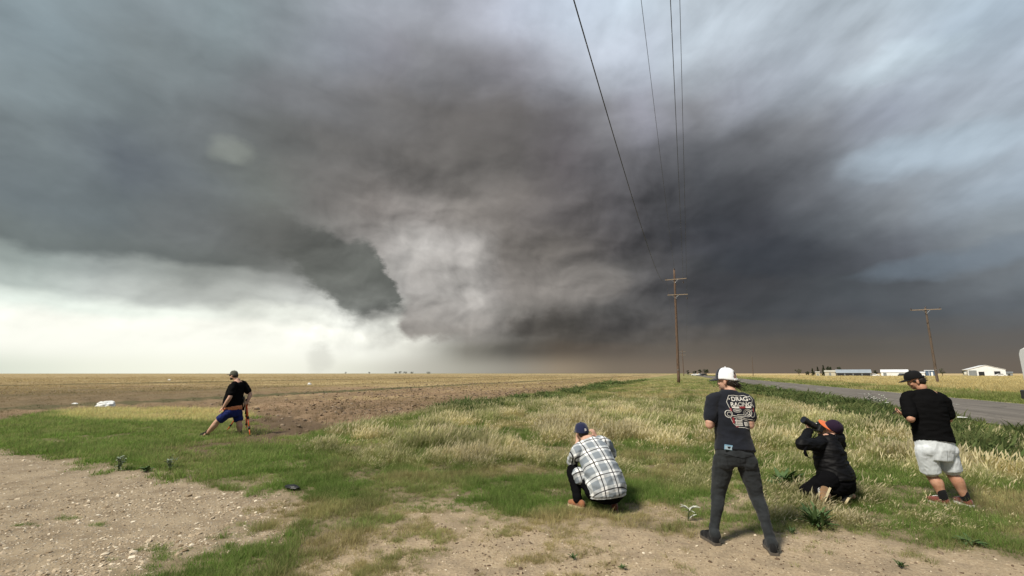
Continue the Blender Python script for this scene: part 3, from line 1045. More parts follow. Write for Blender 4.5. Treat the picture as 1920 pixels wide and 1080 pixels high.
# stubble and regrowth in the ploughed field
stub_src = [blade_mesh('stubble', 9, 0.05, 0.16, 0.009, 0.10, 0.45, 0.05, seg=2, mat=F_MAT, seed=s) for s in (41, 42)] + \
           [blade_mesh('stubble_wide', 12, 0.03, 0.085, 0.020, 0.38, 0.6, 0.05, seg=2, mat=F_MAT, seed=s) for s in (43, 44)] + \
           [blade_mesh('dead_stalk', 5, 0.25, 0.55, 0.007, 0.06, 0.30, 0.05, seg=3, mat=F_MAT, seed=s) for s in (45, 46)]
x, y = sector(90000, 11.5, 220, 62)
z = zones(x, y)
of2 = np.round(z['of']) + rng.normal(0, .14, len(x))
x = x + RR[0] * (of2 - z['of']) * (z['dist'] < 60)
y = y + RR[1] * (of2 - z['of']) * (z['dist'] < 60)
z = zones(x, y)
cl = fbm(x, y * 2.2, 0.12, 4, 0.6, 900.)
pr = z['field'] * (.25 + .75 * ss(cl, .38, .60)) * (.42 + .58 * ss(z['dist'], 26, 75)) * (1 - .6 * z['brown'])
gap = np.maximum(1 - ss(np.abs(z['of'] + 30), .8, 2.6), 1 - ss(np.abs(z['of'] + 88), 2, 6))
k = rng.random(len(x)) < pr * (1 - .8 * gap)
x, y, cl = x[k], y[k], cl[k]
z = {q: v[k] for q, v in z.items()}
n = len(x)
d = z['dist']
band = np.zeros(n)
for oo, wd in ((-30.0, 1.3), (-47.0, 1.2), (-88, 3.0)):
    band = np.maximum(band, 1 - ss(np.abs(z['of'] - oo + (fbm(x, y, .12, 2, .6, 5.) - .5) * wd * 3), wd * .3, wd))
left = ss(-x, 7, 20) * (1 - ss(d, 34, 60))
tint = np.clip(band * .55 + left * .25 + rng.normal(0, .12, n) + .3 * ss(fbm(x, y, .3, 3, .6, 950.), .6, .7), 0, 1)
idx = np.where(d < 24, rng.integers(0, 2, n), rng.integers(2, 4, n))
stalk = (rng.random(n) < .07) & (d < 45) & (x > -9)
idx = np.where(stalk, rng.integers(4, 6, n), idx)
s = rng.uniform(.6, 1.3, n) * (1 + band * .5) * (1 - .35 * left)
wd = np.where(d > 30, (d / 30) ** .9, 1)
scl = np.stack([s * wd, s * wd, s * (1 + .3 * ss(d, 40, 120))], 1)
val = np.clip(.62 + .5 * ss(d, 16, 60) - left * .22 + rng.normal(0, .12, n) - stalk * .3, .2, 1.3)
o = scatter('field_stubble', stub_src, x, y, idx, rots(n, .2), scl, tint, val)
tag(o, 'rows of cut straw stubble and regrowth in the ploughed field', 'stubble', kind='stuff')


# ---- stones and clods
def stone_mesh(name, seed, mat, sub=1, flat=.55):
    bm = bmesh.new()
    bmesh.ops.create_icosphere(bm, subdivisions=sub, radius=1.0)
    for v in bm.verts:
        nv = mnoise.noise(v.co * 1.1 + Vector((seed * 7.1, 0, 0)))
        v.co *= 1 + .45 * nv
        v.co.z *= flat
    me = bpy.data.meshes.new(name)
    bm.to_mesh(me)
    bm.free()
    me.materials.append(mat)
    return bpy.data.objects.new(name, me)


def stone_mat(name, c0, c1, c2):
    m, n, b, out = newmat(name)
    t = n.attr('tint', 'INSTANCER')
    c = n.ramp(t, [(0, c0), (.5, c1), (1, c2)])
    co = n.n.new('ShaderNodeTexCoord').outputs['Object']
    f_ = n.mapr(n.noise(co, 1.5, 4, .6), .3, .7, .8, 1.15)
    n.l.new(n.vmath('MULTIPLY', c, n.comb(f_, f_, f_)), b.inputs['Base Color'])
    b.inputs['Roughness'].default_value = .9
    b.inputs['Specular IOR Level'].default_value = .2
    return m


ST_MAT = stone_mat('limestone', (0.22, 0.16, 0.10), (0.44, 0.35, 0.245), (0.76, 0.67, 0.53))
CL_MAT = stone_mat('soil_clod', (0.11, 0.075, 0.05), (0.20, 0.15, 0.105), (0.34, 0.265, 0.195))
st_src = [stone_mesh('stone', s, ST_MAT) for s in range(5)]
cl_src = [stone_mesh('clod', s + 9, CL_MAT, flat=.7) for s in range(4)]
x, y = sector(210000, 2.9, 20)
z = zones(x, y)
cl = fbm(x, y, .9, 4, .6, 1000.)
pr = np.maximum(z['gravel'] * (.30 + .70 * ss(cl, .35, .6)), z['dirt'] * .07 + .01 * z['verge'] * (sdf(x, y, TALL) > 0))
k = rng.random(len(x)) < pr
x, y = x[k], y[k]
n = len(x)
s = np.clip(rng.lognormal(math.log(.0068), .6, n), .0025, .034)
s = s * np.where(zones(x, y)['gravel'] > .5, 1.0, .62)
scl = s[:, None] * rng.uniform(.7, 1.35, (n, 3))
o = scatter('gravel', st_src, x, y, rng.integers(0, 5, n), rots(n, .3), scl, np.clip(rng.normal(.55, .25, n), 0, 1), np.ones(n), dz=0.0)
tag(o, 'pale crushed limestone gravel strewn over the track', 'gravel', kind='stuff')
x, y = sector(60000, 3.0, 12)
z = zones(x, y)
k = rng.random(len(x)) < z['dirt'] * .22 * ss(fbm(x, y, 1.4, 4, .6, 1200.), .38, .6) + z['gravel'] * .05
x, y = x[k], y[k]
n = len(x)
s = np.clip(rng.lognormal(math.log(.0055), .5, n), .002, .016)
o = scatter('dirt_crumbs', cl_src, x, y, rng.integers(0, 4, n), rots(n, .4), s[:, None] * rng.uniform(.5, 1.9, (n, 3)), np.clip(rng.normal(.2, .25, n), 0, 1), np.ones(n))
tag(o, 'dark crumbs of soil and dead grass on the bare dirt', 'soil', kind='stuff')
x, y = sector(60000, 11, 90)
z = zones(x, y)
k = rng.random(len(x)) < z['field'] * (.15 + .85 * ss(fbm(x, y, .35, 4, .6, 1100.), .4, .6)) * ss(x, -22, -6)
x, y = x[k], y[k]
n = len(x)
d = np.hypot(x, y)
s = np.clip(rng.lognormal(math.log(.030), .5, n), .01, .09) * (1 + .8 * ss(d, 20, 60))
o = scatter('earth_clods', cl_src, x, y, rng.integers(0, 4, n), rots(n, .4), s[:, None] * rng.uniform(.7, 1.4, (n, 3)), np.clip(rng.normal(.5, .28, n), 0, 1), np.ones(n))
tag(o, 'brown clods of turned earth in the ploughed field', 'soil', kind='stuff')

# ------------------------------------------------------------------ utility poles and wires
def wood_mat(name, c0, c1):
    m, n, b, _ = newmat(name)
    co = n.n.new('ShaderNodeTexCoord').outputs['Object']
    x_, y_, z_ = n.sep(co)[:3]
    st = n.noise(n.comb(n.math('MULTIPLY', x_, 14), n.math('MULTIPLY', y_, 14), n.math('MULTIPLY', z_, .8)), 1.5, 6, .65)
    blot = n.noise(n.comb(n.math('MULTIPLY', x_, 3), n.math('MULTIPLY', y_, 3), n.math('MULTIPLY', z_, 1.6)), 1.0, 4, .6)
    c = n.mix(n.sstep(st, .35, .65), c0, c1)
    c = n.mix(n.math('MULTIPLY', n.sstep(blot, .56, .68), .75), c, tuple(v * .3 for v in c0))
    n.l.new(c, b.inputs['Base Color'])
    b.inputs['Roughness'].default_value = .85
    b.inputs['Specular IOR Level'].default_value = .2
    bump(n, b, st, .5, .01)
    return m


M_POLE = wood_mat('creosoted_pole_wood', (0.090, 0.060, 0.044), (0.160, 0.107, 0.078))
M_POLE2 = wood_mat('weathered_pole_wood', (0.085, 0.066, 0.052), (0.15, 0.115, 0.092))
M_ARM = wood_mat('weathered_arm_wood', (0.20, 0.155, 0.115), (0.34, 0.27, 0.20))
M_STEEL = simple('galvanised_steel', (0.30, 0.31, 0.32), .5, .1, 30, metal=.7)
M_INS = simple('brown_porcelain', (0.045, 0.03, 0.025), .3, .1, 10)
M_WIRE = simple('weathered_conductor', (0.06, 0.065, 0.075), .6, .1, 2)
RZ = -RA                                     # local +Y runs along the line


def pole(name, al, of, h, r0, r1, mat, label, top_of=None, arms=(), pins=(), hang=(), cap=True, extras=True, group=None):
    p = AO(al, of)
    z0 = hz(p.x, p.y) - .3
    root = empty(name, (p.x, p.y, z0), RZ, label, 'utility pole', group)
    dxt = (top_of - of) if top_of is not None else 0.0
    H = h - z0

    def X(z):                                # the pole leans a little
        return dxt * (z - z0) / H
    m = MB()
    N = 14
    pts = [(X(z0 + H * k / N) + .012 * math.sin(k * 1.7), .010 * math.cos(k * 2.3), H * k / N) for k in range(N + 1)]
    m.tube(pts, [r0 + (r1 - r0) * k / N for k in range(N + 1)], 14)
    m.build('shaft', mat, root, True)
    for (z, a, b, tilt) in arms:
        m = MB()
        xc = X(z)
        c = ((a + b) / 2 - of, -r0 * .8, z - z0)
        m.box(c, (b - a, .10, .13), Matrix.Rotation(tilt, 3, 'Y'))
        m.build('crossarm', M_ARM, root, bevel=.01)
        m = MB()
        m.tube([(xc - .55, -r0 * .95, z - z0 - .02), (xc, -r0 * .9, z - z0 - .65)], .022, 6)
        m.tube([(xc + .55, -r0 * .95, z - z0 - .02), (xc, -r0 * .9, z - z0 - .65)], .022, 6)
        m.build('brace', M_STEEL, root)
        m = MB()
        m.tube([(xc, -.28, z - z0), (xc, .2, z - z0)], .022, 8)
        m.build('bolt', M_STEEL, root)
    for (o_, z) in pins:
        m = MB()
        zb = z - z0
        pr = [(0, .02), (.08, .02), (.09, .09), (.14, .09), (.15, .055), (.20, .075), (.24, .05), (.26, .02)]
        m.tube([(o_ - of, -r0 * .8, zb + a) for a, _ in pr], [q for _, q in pr], 10)
        m.build('insulator', M_INS, root, True)
    for (o_, z) in hang:
        m = MB()
        zb = z - z0
        pr = [(.62, .015), (.34, .015), (.33, .09), (.27, .10), (.25, .04), (.20, .10), (.14, .10), (.12, .04), (.08, .09), (.02, .09), (0, .03)]
        m.tube([(o_ - of, -r0 * .8, zb + a) for a, _ in pr], [q for _, q in pr], 10)
        m.build('insulator', M_INS, root, True)
    if extras:
        m = MB()
        m.box((X(z0 + 2) - 0.02, -r0 - .012, 2.2 - z0), (.12, .02, .18))
        m.build('tag_plate', M_STEEL, root)
    return root


pole('utility_pole', 80, -.54, 18.8, .235, .15, M_POLE, 'tall reddish brown wooden pole with two crossarms, nearest in the line through the tall grass', top_of=-.09,
     arms=[(17.07, -1.65, 1.73, -.02), (14.45, -1.40, 1.75, .015)], pins=[(-1.5, 17.13), (-.10, 18.78), (-1.2, 14.5)], hang=[(1.2, 16.30), (1.60, 13.62)])
pole('utility_pole', 300, 1.15, 16.0, .24, .15, M_POLE, 'distant wooden pole seen just right of the tall one, far down the line', top_of=1.2,
     arms=[(14.6, -.9, 3.1, 0), (12.6, -.7, 2.9, 0)], pins=[(-.7, 14.7), (2.9, 14.7)], extras=False)
pole('utility_pole', 92, 37.7, 12.1, .19, .13, M_POLE2, 'grey brown wooden pole with one wide crossarm, beyond the road at the right',
     arms=[(11.75, 35.65, 39.65, 0)], pins=[(35.75, 11.80), (37.7, 12.08), (39.5, 11.80)], extras=True)
pole('utility_pole', 280, 36.0, 10.9, .20, .13, M_POLE2, 'small far bare pole right of the white capped person', top_of=36.3, extras=False)


def wire(pts3, rad, label):
    m = MB()
    m.tube(pts3, rad, 6)
    o = m.build('power_line', M_WIRE, None, True)
    return tag(o, label, 'power line', 'power lines hanging from the tall wooden pole')


def span(a0, of0, h0, a1, of1, h1, sag, n=48):
    out = []
    for i in range(n + 1):
        t = i / n
        out.append(AO(a0 + (a1 - a0) * t, of0 + (of1 - of0) * t, h0 + (h1 - h0) * t - 4 * sag * t * (1 - t)))
    return out


wire(span(-30, -1.1, 8.5, 80, -1.5, 17.35, 4.5), .0125, 'leftmost sagging wire, thick and dark, hanging well apart from the other three')
wire(span(-30, -1.0, 16.0, 80, -.09, 19.0, .5), .0115, 'second wire from the left, running to the pole top pin')
wire(span(-30, -.2, 9.0, 80, 1.2, 16.3, 1.0), .0105, 'third wire from the left, left one of the close pair at the right')
wire(span(-30, .15, 15.5, 80, 1.6, 13.62, .5), .0105, 'rightmost wire, right one of the close pair')
for o1, h1, o2, h2, lb in ((-1.5, 17.35, -.7, 14.95, 'far span of the left top wire between the two poles in line'), (1.6, 13.7, 2.9, 14.9, 'far span of the right wire between the two poles in line')):
    wire(span(80, o1, h1, 300, o2, h2, 3.0, 30), .010, lb)

# ------------------------------------------------------------------ trees
def leaf_mat(name, c0, c1):
    m, n, b, out = newmat(name)
    sh = n.attr('shade')
    c = n.mix(sh, c0, c1)
    n.l.new(c, b.inputs['Base Color'])
    b.inputs['Roughness'].default_value = .8
    b.inputs['Specular IOR Level'].default_value = .15
    tr = n.n.new('ShaderNodeBsdfTranslucent')
    n.l.new(c, tr.inputs[0])
    mx = n.n.new('ShaderNodeMixShader')
    mx.inputs[0].default_value = .25
    n.l.new(b.outputs[0], mx.inputs[1])
    n.l.new(tr.outputs[0], mx.inputs[2])
    n.l.new(mx.outputs[0], out.inputs[0])
    return m


M_LEAFD = leaf_mat('dark_foliage', (0.025, 0.035, 0.018), (0.06, 0.075, 0.035))
M_LEAFG = leaf_mat('dull_foliage', (0.055, 0.065, 0.035), (0.11, 0.115, 0.065))
M_BARK = simple('bark', (0.075, 0.058, 0.045), .9, .3, 6)


def tree(px, Y, h, w, style, label, seed, group='trees around the far farmstead', base=None):
    r = random.Random(seed)
    c = at(px, 702, Y)
    root = empty('tree', (c.x, c.y, -.05), 0, label, 'tree', group)
    m = MB()
    m.tube([(0, 0, 0), (w * .03, 0, h * .35), (-w * .02, 0, h * (.9 if style == 'conifer' else .6))], [h * .035, h * .025, h * .008], 7)
    for k in range(5):
        a = r.uniform(0, 6.28)
        z0 = h * r.uniform(.25, .5)
        m.tube([(0, 0, z0), (math.cos(a) * w * .2, math.sin(a) * w * .2, z0 + h * .15), (math.cos(a) * w * .36, math.sin(a) * w * .36, z0 + h * .32)], [h * .015, h * .011, h * .005], 5)
    m.build('trunk', M_BARK, root, True)
    blobs = []
    if style == 'conifer':
        for k in range(9):
            t = k / 8
            for j in range(3):
                a = r.uniform(0, 6.28)
                blobs.append((math.cos(a) * w * .3 * (1 - t), math.sin(a) * w * .3 * (1 - t), h * (.12 + .82 * t), w * .30 * (1 - t * .75)))
    else:
        for k in range(13 if style == 'round' else 9):
            a = r.uniform(0, 6.28)
            q = math.sqrt(r.random()) * w * .38
            blobs.append((math.cos(a) * q, math.sin(a) * q, h * r.uniform(.38, .88), w * r.uniform(.12, .22)))
    vs, fs, sh = [], [], []
    N = 520 if style != 'sparse' else 240
    ls = h * .045
    for i in range(N):
        bx, by, bz, br = r.choice(blobs)
        v = Vector((r.gauss(0, 1), r.gauss(0, 1), r.gauss(0, 1))).normalized() * br * r.random() ** .4
        p = Vector((bx, by, bz)) + v
        q = Vector((r.gauss(0, 1), r.gauss(0, 1), r.gauss(0, 1))).normalized()
        u = q.orthogonal().normalized() * ls * r.uniform(.6, 1.4)
        w_ = q.cross(u) * .6
        b = len(vs)
        vs += [p - u, p + w_, p + u, p - w_]
        fs.append((b, b + 1, b + 2, b + 3))
        s = r.random()
        sh += [s] * 4
    o = mobj('crown', vs, fs, M_LEAFD if style != 'sparse' else M_LEAFG, root)
    at_ = o.data.attributes.new('shade', 'FLOAT', 'POINT')
    at_.data.foreach_set('value', sh)
    return root


def zt(py, Y):
    return EYE + (700 - py) * Y / (F * 1.01)


YB = 250.0
for i, (px, top, wpx, sty, lb) in enumerate([
        (1498, 691, 14, 'sparse', 'hazy grey leafless looking tree left of the farm, leftmost of the group'),
        (1524, 690, 9, 'conifer', 'small dark tree second from left among the farm trees'),
        (1534, 687, 8, 'conifer', 'dark pointed tree left of the tallest farm tree'),
        (1545, 684.5, 9, 'conifer', 'tallest dark pointed tree by the cream farm shed'),
        (1556, 686, 13, 'round', 'broad dark round tree just left of the cream farm shed'),
        (1575, 686, 10, 'round', 'dark round tree rising behind the long grey shed'),
        (1515, 695, 9, 'round', 'low dark bush in front of the farm trees'),
        (1642, 694, 9, 'round', 'low tree between the long grey shed and the white shed'),
        (1767, 691, 12, 'sparse', 'thin see-through tree just right of the leaning grey pole'),
        (1808, 694, 8, 'round', 'small dark tree at the left end of the white hangar')]):
    tree(px, YB + (15 if i in (5, 7) else 5), zt(top, YB), wpx * YB / F * .95, sty, lb, i + 3)
for i, (px, top, wpx, lb) in enumerate([(1290, 694, 5, 'leftmost low tree at the far end of the verge'), (1303, 694.5, 8, 'low dark tree behind the white car on the horizon'),
                                        (1313, 692.5, 8, 'dark tree behind the middle of the far vehicles'), (1324, 691.5, 13, 'broad dark tree at the far road end, largest there')]):
    tree(px, 330, zt(top, 330), wpx * 330 / F, 'round', lb, i + 40, 'low trees at the far end of the verge')
for i, (px, top, wpx) in enumerate([(742, 696.6, 6), (750, 696.2, 8), (760, 696.4, 9), (772, 697.0, 7), (804, 696.8, 12), (648, 697.2, 4), (692, 697.2, 4)]):
    tree(px, 1000, zt(top, 1000), wpx * 1000 / F, 'round', ['leftmost clump of the distant pair left of the storm core', 'faint far tree second in the row on the left horizon', 'faint far broad tree third in the row on the left horizon', 'faint far small tree on the left horizon', 'faint wide tree clump on the horizon below the pale rain column', 'lone tiny far tree, leftmost on the horizon', 'lone tiny far tree between the leftmost one and the row'][i], i + 60, 'faint trees on the left horizon')

# ------------------------------------------------------------------ farm buildings
def metal_sheet(name, col, rough=.45, ribs=3.0):
    m, n, b, _ = newmat(name)
    co = n.n.new('ShaderNodeTexCoord').outputs['Object']
    x_ = n.sep(co)[0]
    wv = n.math('PINGPONG', n.math('MULTIPLY', x_, ribs), .5)
    ns = n.noise(co, .5, 4, .6)
    k = n.mapr(ns, .3, .7, .88, 1.08)
    n.l.new(n.vmath('MULTIPLY', n.comb(*col), n.comb(k, k, k)), b.inputs['Base Color'])
    b.inputs['Roughness'].default_value = rough
    bump(n, b, wv, .4, .05)
    return m


M_WHITE = metal_sheet('white_sheet', (0.80, 0.82, 0.84))
M_GREYR = metal_sheet('grey_roof_sheet', (0.30, 0.34, 0.38))
M_CREAM = metal_sheet('cream_sheet', (0.52, 0.50, 0.42))
M_BLUE = metal_sheet('blue_sheet', (0.09, 0.14, 0.22))
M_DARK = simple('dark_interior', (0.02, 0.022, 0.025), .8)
M_GREYW = metal_sheet('grey_wall_sheet', (0.22, 0.24, 0.25))


def frame(px0, px1, Y=YB, turn=0.0):
    c = at((px0 + px1) / 2, 702, Y)
    a = math.atan2(c.x, c.y)
    w = abs(at(px1, 702, Y).x - at(px0, 702, Y).x) * math.cos(a) / math.cos(turn)
    return c, -a + turn, w


def gable(name, px0, px1, eave, ridge, label, wall, roof, depth=12, gable_front=False, turn=0.0, Y=YB, doors=(), group=None, overh=.25, opens=()):
    c, rz, w = frame(px0, px1, Y, turn)
    he, hr = zt(eave, Y), zt(ridge, Y)
    root = empty(name, (c.x, c.y, 0), rz, label, 'building', group)
    m = MB()
    hw, D = w / 2, depth
    if gable_front:
        m.ext([(-hw, 0, 0), (hw, 0, 0), (hw, 0, he), (0, 0, hr), (-hw, 0, he)], (0, D, 0))
        m.build('wall', wall, root)
        m = MB()
        for s in (-1, 1):
            sl = Vector((s * (hw + overh), 0, he - (hr - he) / hw * overh))
            m2 = MB()
            m2.ext([(0, -overh, hr + .02), (sl.x, -overh, sl.z + .02), (sl.x, -overh, sl.z + .14), (0, -overh, hr + .14)], (0, D + 2 * overh, 0))
            m2.build('roof', roof, root)
    else:
        m.ext([(-hw, 0, 0), (-hw, D, 0), (-hw, D, he), (-hw, D / 2, hr), (-hw, 0, he)], (w, 0, 0))
        m.build('wall', wall, root)
        for s in (-1, 1):
            ye = D / 2 + s * (D / 2 + overh)
            ze = he - (hr - he) / (D / 2) * overh
            m2 = MB()
            m2.ext([(-hw - overh, D / 2, hr + .02), (-hw - overh, ye, ze + .02), (-hw - overh, ye, ze + .14), (-hw - overh, D / 2, hr + .14)], (w + 2 * overh, 0, 0))
            m2.build('roof', roof, root)
    for (a, b, h, mat, nm) in doors:
        m = MB()
        m.box((-hw + w * (a + b) / 2, -.03, h / 2 + .01), (w * (b - a), .06, h))
        m.build(nm, mat, root)
    return root


gable('storage_hangar', 1815, 1886, 693.2, 685.2, 'big white gabled metal hangar with two dark doorways, rightmost farm building', M_WHITE, M_WHITE, 22, True, .12,
      doors=[(.02, .24, 3.2, M_GREYW, 'side_panel'), (.285, .44, 2.5, M_DARK, 'doorway'), (.70, .86, 2.7, M_DARK, 'doorway')])
gable('long_shed', 1567, 1633, 699.2, 693.4, 'long low open fronted shed with a blue grey metal roof', M_GREYW, M_GREYR, 10, False, .0,
      doors=[(.04, .24, 1.7, M_DARK, 'bay_opening'), (.27, .48, 1.7, M_DARK, 'bay_opening'), (.51, .73, 1.7, M_DARK, 'bay_opening'), (.76, .97, 1.7, M_DARK, 'bay_opening')])
gable('cream_shed', 1546.5, 1566.3, 697.4, 694.6, 'small pale cream shed at the left end of the long grey one', M_CREAM, M_CREAM, 8, doors=[(.4, .6, 1.9, M_GREYW, 'door')])
gable('white_shed', 1652, 1703, 698.0, 693.4, 'long bright white low shed in the middle of the farm', M_WHITE, M_WHITE, 9, doors=[(.08, .2, 1.9, M_GREYW, 'door'), (.66, .95, 1.7, M_GREYW, 'doorway')])
gable('small_hut', 1530, 1537, 698.2, 697.0, 'tiny cream hut among the dark farm trees', M_CREAM, M_CREAM, 3, doors=[(.3, .7, 1.5, M_GREYW, 'door')])
gable('low_white_annex', 1717, 1734, 699.0, 697.5, 'low flat white annex behind the capped man, left of the blue building', M_WHITE, M_WHITE, 5, doors=[(.2, .4, 1.4, M_GREYW, 'door')])
gable('blue_building', 1734.5, 1755.5, 695.2, 694.5, 'blue and white building just left of the grey pole', M_BLUE, M_WHITE, 7,
      doors=[(.0, .04, 3.0, M_WHITE, 'trim_post'), (.36, .40, 2.6, M_WHITE, 'trim_post'), (.55, .72, 2.3, M_WHITE, 'door'), (.94, 1.0, 2.6, M_WHITE, 'trim_post')])
gable('grey_outbuilding', 1886.5, 1899, 699.0, 697.5, 'low dark grey outbuilding at the right end of the hangar', M_GREYW, M_GREYW, 6, doors=[(.3, .6, 1.3, M_DARK, 'door')])
# storage tank by the hangar
c, rz, w = frame(1808.5, 1813)
root = empty('storage_tank', (c.x, c.y, 0), rz, 'small round pale tank standing left of the white hangar', 'tank')
m = MB()
m.tube([(0, 0, 0), (0, 0, 2.3)], .65, 16)
m.build('shell', M_CREAM, root, True)
m = MB()
m.tube([(0, 0, 2.3), (0, 0, 2.6)], [.66, .12], 16)
m.build('lid', M_GREYR, root, True)

# ------------------------------------------------------------------ cars far off
M_CARW = simple('white_car_paint', (0.72, 0.73, 0.74), .25, .03, 1)
M_CARD = simple('dark_car_paint', (0.03, 0.032, 0.036), .25, .03, 1)
M_GLASS = simple('tinted_glass', (0.02, 0.025, 0.03), .08, .02, 1, spec=.6)
M_TYRE = simple('tyre_rubber', (0.02, 0.02, 0.02), .85, .1, 30)
M_RIM = simple('wheel_rim', (0.35, 0.36, 0.37), .35, .05, 10, metal=.8)
M_LAMPR = simple('red_lens', (0.35, 0.02, 0.015), .2, .02, 1)
M_LAMPW = simple('clear_lens', (0.6, 0.6, 0.6), .15, .02, 1)


def car(px, Y, rz, mat, label, group):
    c = at(px, 702, Y)
    root = empty('parked_car', (c.x, c.y, .0), rz, label, 'car', group)
    L, W = 4.6, 1.8
    prof = [(-2.3, .45), (-2.3, .85), (-1.9, 1.0), (-1.25, 1.05), (-.75, 1.48), (.75, 1.52), (1.5, 1.08), (2.2, .98), (2.3, .5), (2.2, .32), (-2.2, .32)]
    m = MB()
    m.ext([(-W / 2, y, z) for y, z in prof], (W, 0, 0))
    m.build('body', mat, root, bevel=.05)
    for s in (-1, 1):
        m = MB()
        m.ext([(s * (W / 2 + .004), y, z) for y, z in [(-1.1, 1.08), (-.7, 1.40), (.7, 1.44), (1.3, 1.08)]], (s * .012, 0, 0))
        m.build('side_window', M_GLASS, root)
    for sx in (-1, 1):
        for sy in (-1.4, 1.4):
            m = MB()
            m.tube([(sx * .78, sy, .33), (sx * .93, sy, .33)], .33, 16)
            w_ = m.build('wheel', M_TYRE, root, True)
            m = MB()
            m.tube([(sx * .92, sy, .33), (sx * .945, sy, .33)], .19, 12)
            m.build('rim', M_RIM, w_)
    return root


car(1303, 322, .9, M_CARW, 'white car on the far horizon below a low dark tree, leftmost far car', 'tiny cars at the far end of the verge')
car(1313.5, 320, 1.6, M_CARW, 'white car on the far horizon, middle one of three', 'tiny cars at the far end of the verge')
car(1319.5, 318, 1.2, M_CARD, 'dark car on the far horizon beside the broad dark tree', 'tiny cars at the far end of the verge')
car(1876, 244, .9, M_CARW, 'white car parked before the right doorway of the hangar', 'cars parked at the farm')
car(1639, 246, .8, M_CARW, 'pale car parked at the right end of the long grey shed', 'cars parked at the farm')
car(1692, 245, 1.9, M_CARD, 'dark car parked in front of the white shed', 'cars parked at the farm')

# ------------------------------------------------------------------ the white truck that just enters the frame
VP_ = AO(22.2, 11.56)
van = empty('white_van', (VP_.x, VP_.y, .06), RZ, 'white van with a black bumper on the near lane, cut off by the right edge', 'van')
# local: +Y along the road, far end at y = 0, the rest of it runs back to y = -5.8
def arch(yc, r=.52, n=7):
    return [(yc - r * math.cos(math.pi * k / n), .45 + r * math.sin(math.pi * k / n)) for k in range(n + 1)]


prof = [(0, .95), (0, 2.28), (-.10, 2.44), (-.30, 2.50), (-3.55, 2.52), (-3.85, 2.44), (-4.65, 1.66), (-5.60, 1.42), (-5.80, 1.20), (-5.84, .62), (-5.70, .45)] + arch(-4.75) + arch(-1.05) + [(-.30, .50), (-.28, .95)]
m = MB()
m.ext([(.02, y, z) for y, z in prof], (2.02, 0, 0))
m.build('body', M_CARW, van, bevel=.05)
m = MB()
m.box((1.03, -2.6, .52), (1.5, 4.2, .30))
m.build('chassis', M_TYRE, van, bevel=.03)
m = MB()
m.box((1.02, -.02, .84), (2.18, .34, .32))
m.build('bumper', M_CARD, van, bevel=.04)
m = MB()
m.box((1.03, -5.86, .62), (2.0, .16, .26))
m.build('front_bumper', M_CARD, van, bevel=.04)
for sy in (-1.05, -4.75):
    for sx in (.16, 1.90):
        m = MB()
        m.tube([(sx - .12, sy, .40), (sx + .12, sy, .40)], [.40, .40], 24)
        w_ = m.build('wheel', M_TYRE, van, True)
        m = MB()
        m.tube([(sx - .13, sy, .40), (sx + .13, sy, .40)], .22, 16)
        m.build('rim', M_RIM, w_)
for sx in (.012, 2.044):
    for y0, y1 in ((-.55, -1.75), (-1.9, -3.05)):
        m = MB()
        m.box((sx, (y0 + y1) / 2, 2.02), (.02, abs(y1 - y0), .48))
        m.build('side_window', M_GLASS, van)
    m = MB()
    m.ext([(sx - .01, y, z) for y, z in [(-3.2, 1.74), (-3.2, 2.28), (-3.68, 2.28), (-4.25, 1.74)]], (.02, 0, 0))
    m.build('door_window', M_GLASS, van)
    m = MB()
    for y in (-3.12, -4.32):
        m.box((sx, y, 1.35), (.012, .02, 1.3))
    m.box((sx, -3.72, .78), (.012, 1.2, .02))
    m.build('door_seam', M_TYRE, van)
    m = MB()
    m.box((sx, -3.3, 1.50), (.05, .16, .04))
    m.build('door_handle', M_CARD, van)
    m = MB()
    m.box((sx + (-.14 if sx < 1 else .14), -4.25, 1.80), (.22, .08, .30))
    m.build('mirror', M_CARD, van, bevel=.02)
m = MB()
m.ext([(.16, -3.90, 2.40), (.16, -4.62, 1.70), (1.90, -4.62, 1.70), (1.90, -3.90, 2.40)], (0, -.02, .02))
m.build('windscreen', M_GLASS, van)
for sx in (.2, 1.86):
    m = MB()
    m.box((sx, .008, 1.4), (.14, .03, .34))
    m.build('tail_light', M_LAMPR, van)
    m = MB()
    m.box((sx + (.08 if sx < 1 else -.08), -5.83, 1.05), (.30, .06, .20))
    m.build('headlight', M_LAMPW, van, bevel=.01)

# ------------------------------------------------------------------ litter on the ground
M_PLASTIC = simple('white_plastic_film', (0.78, 0.80, 0.80), .45, .06, 8, bumps=.3)
M_SCRAP = simple('black_plastic_scrap', (0.012, 0.013, 0.016), .5, .1, 20)


def crumple(name, px, py, sx, sy, sz, mat, label, cat, seed, rz=0.0, up=.0):
    gx, gy = G(px, py)
    bm = bmesh.new()
    bmesh.ops.create_icosphere(bm, subdivisions=4, radius=1)
    for v in bm.verts:
        c = v.co.copy()
        nn = mnoise.fractal(c * 1.6 + Vector((seed, 0, 0)), .9, 2.1, 4)
        rg = 1 - abs(mnoise.noise(c * 3.1 + Vector((0, seed, 0)))) * 1.2
        v.co = c * (1 + .35 * nn + .18 * rg)
        v.co.z = max(v.co.z, -.25)
    me = bpy.data.meshes.new(name)
    bm.to_mesh(me)
    bm.free()
    me.materials.append(mat)
    me.polygons.foreach_set('use_smooth', np.ones(len(me.polygons), bool))
    o = link(bpy.data.objects.new(name, me))
    o.location = (gx, gy, hz(gx, gy) + sz * .3 + up)
    o.scale = (sx, sy, sz)
    o.rotation_euler = (0, 0, rz)
    tag(o, label, cat)
    return o


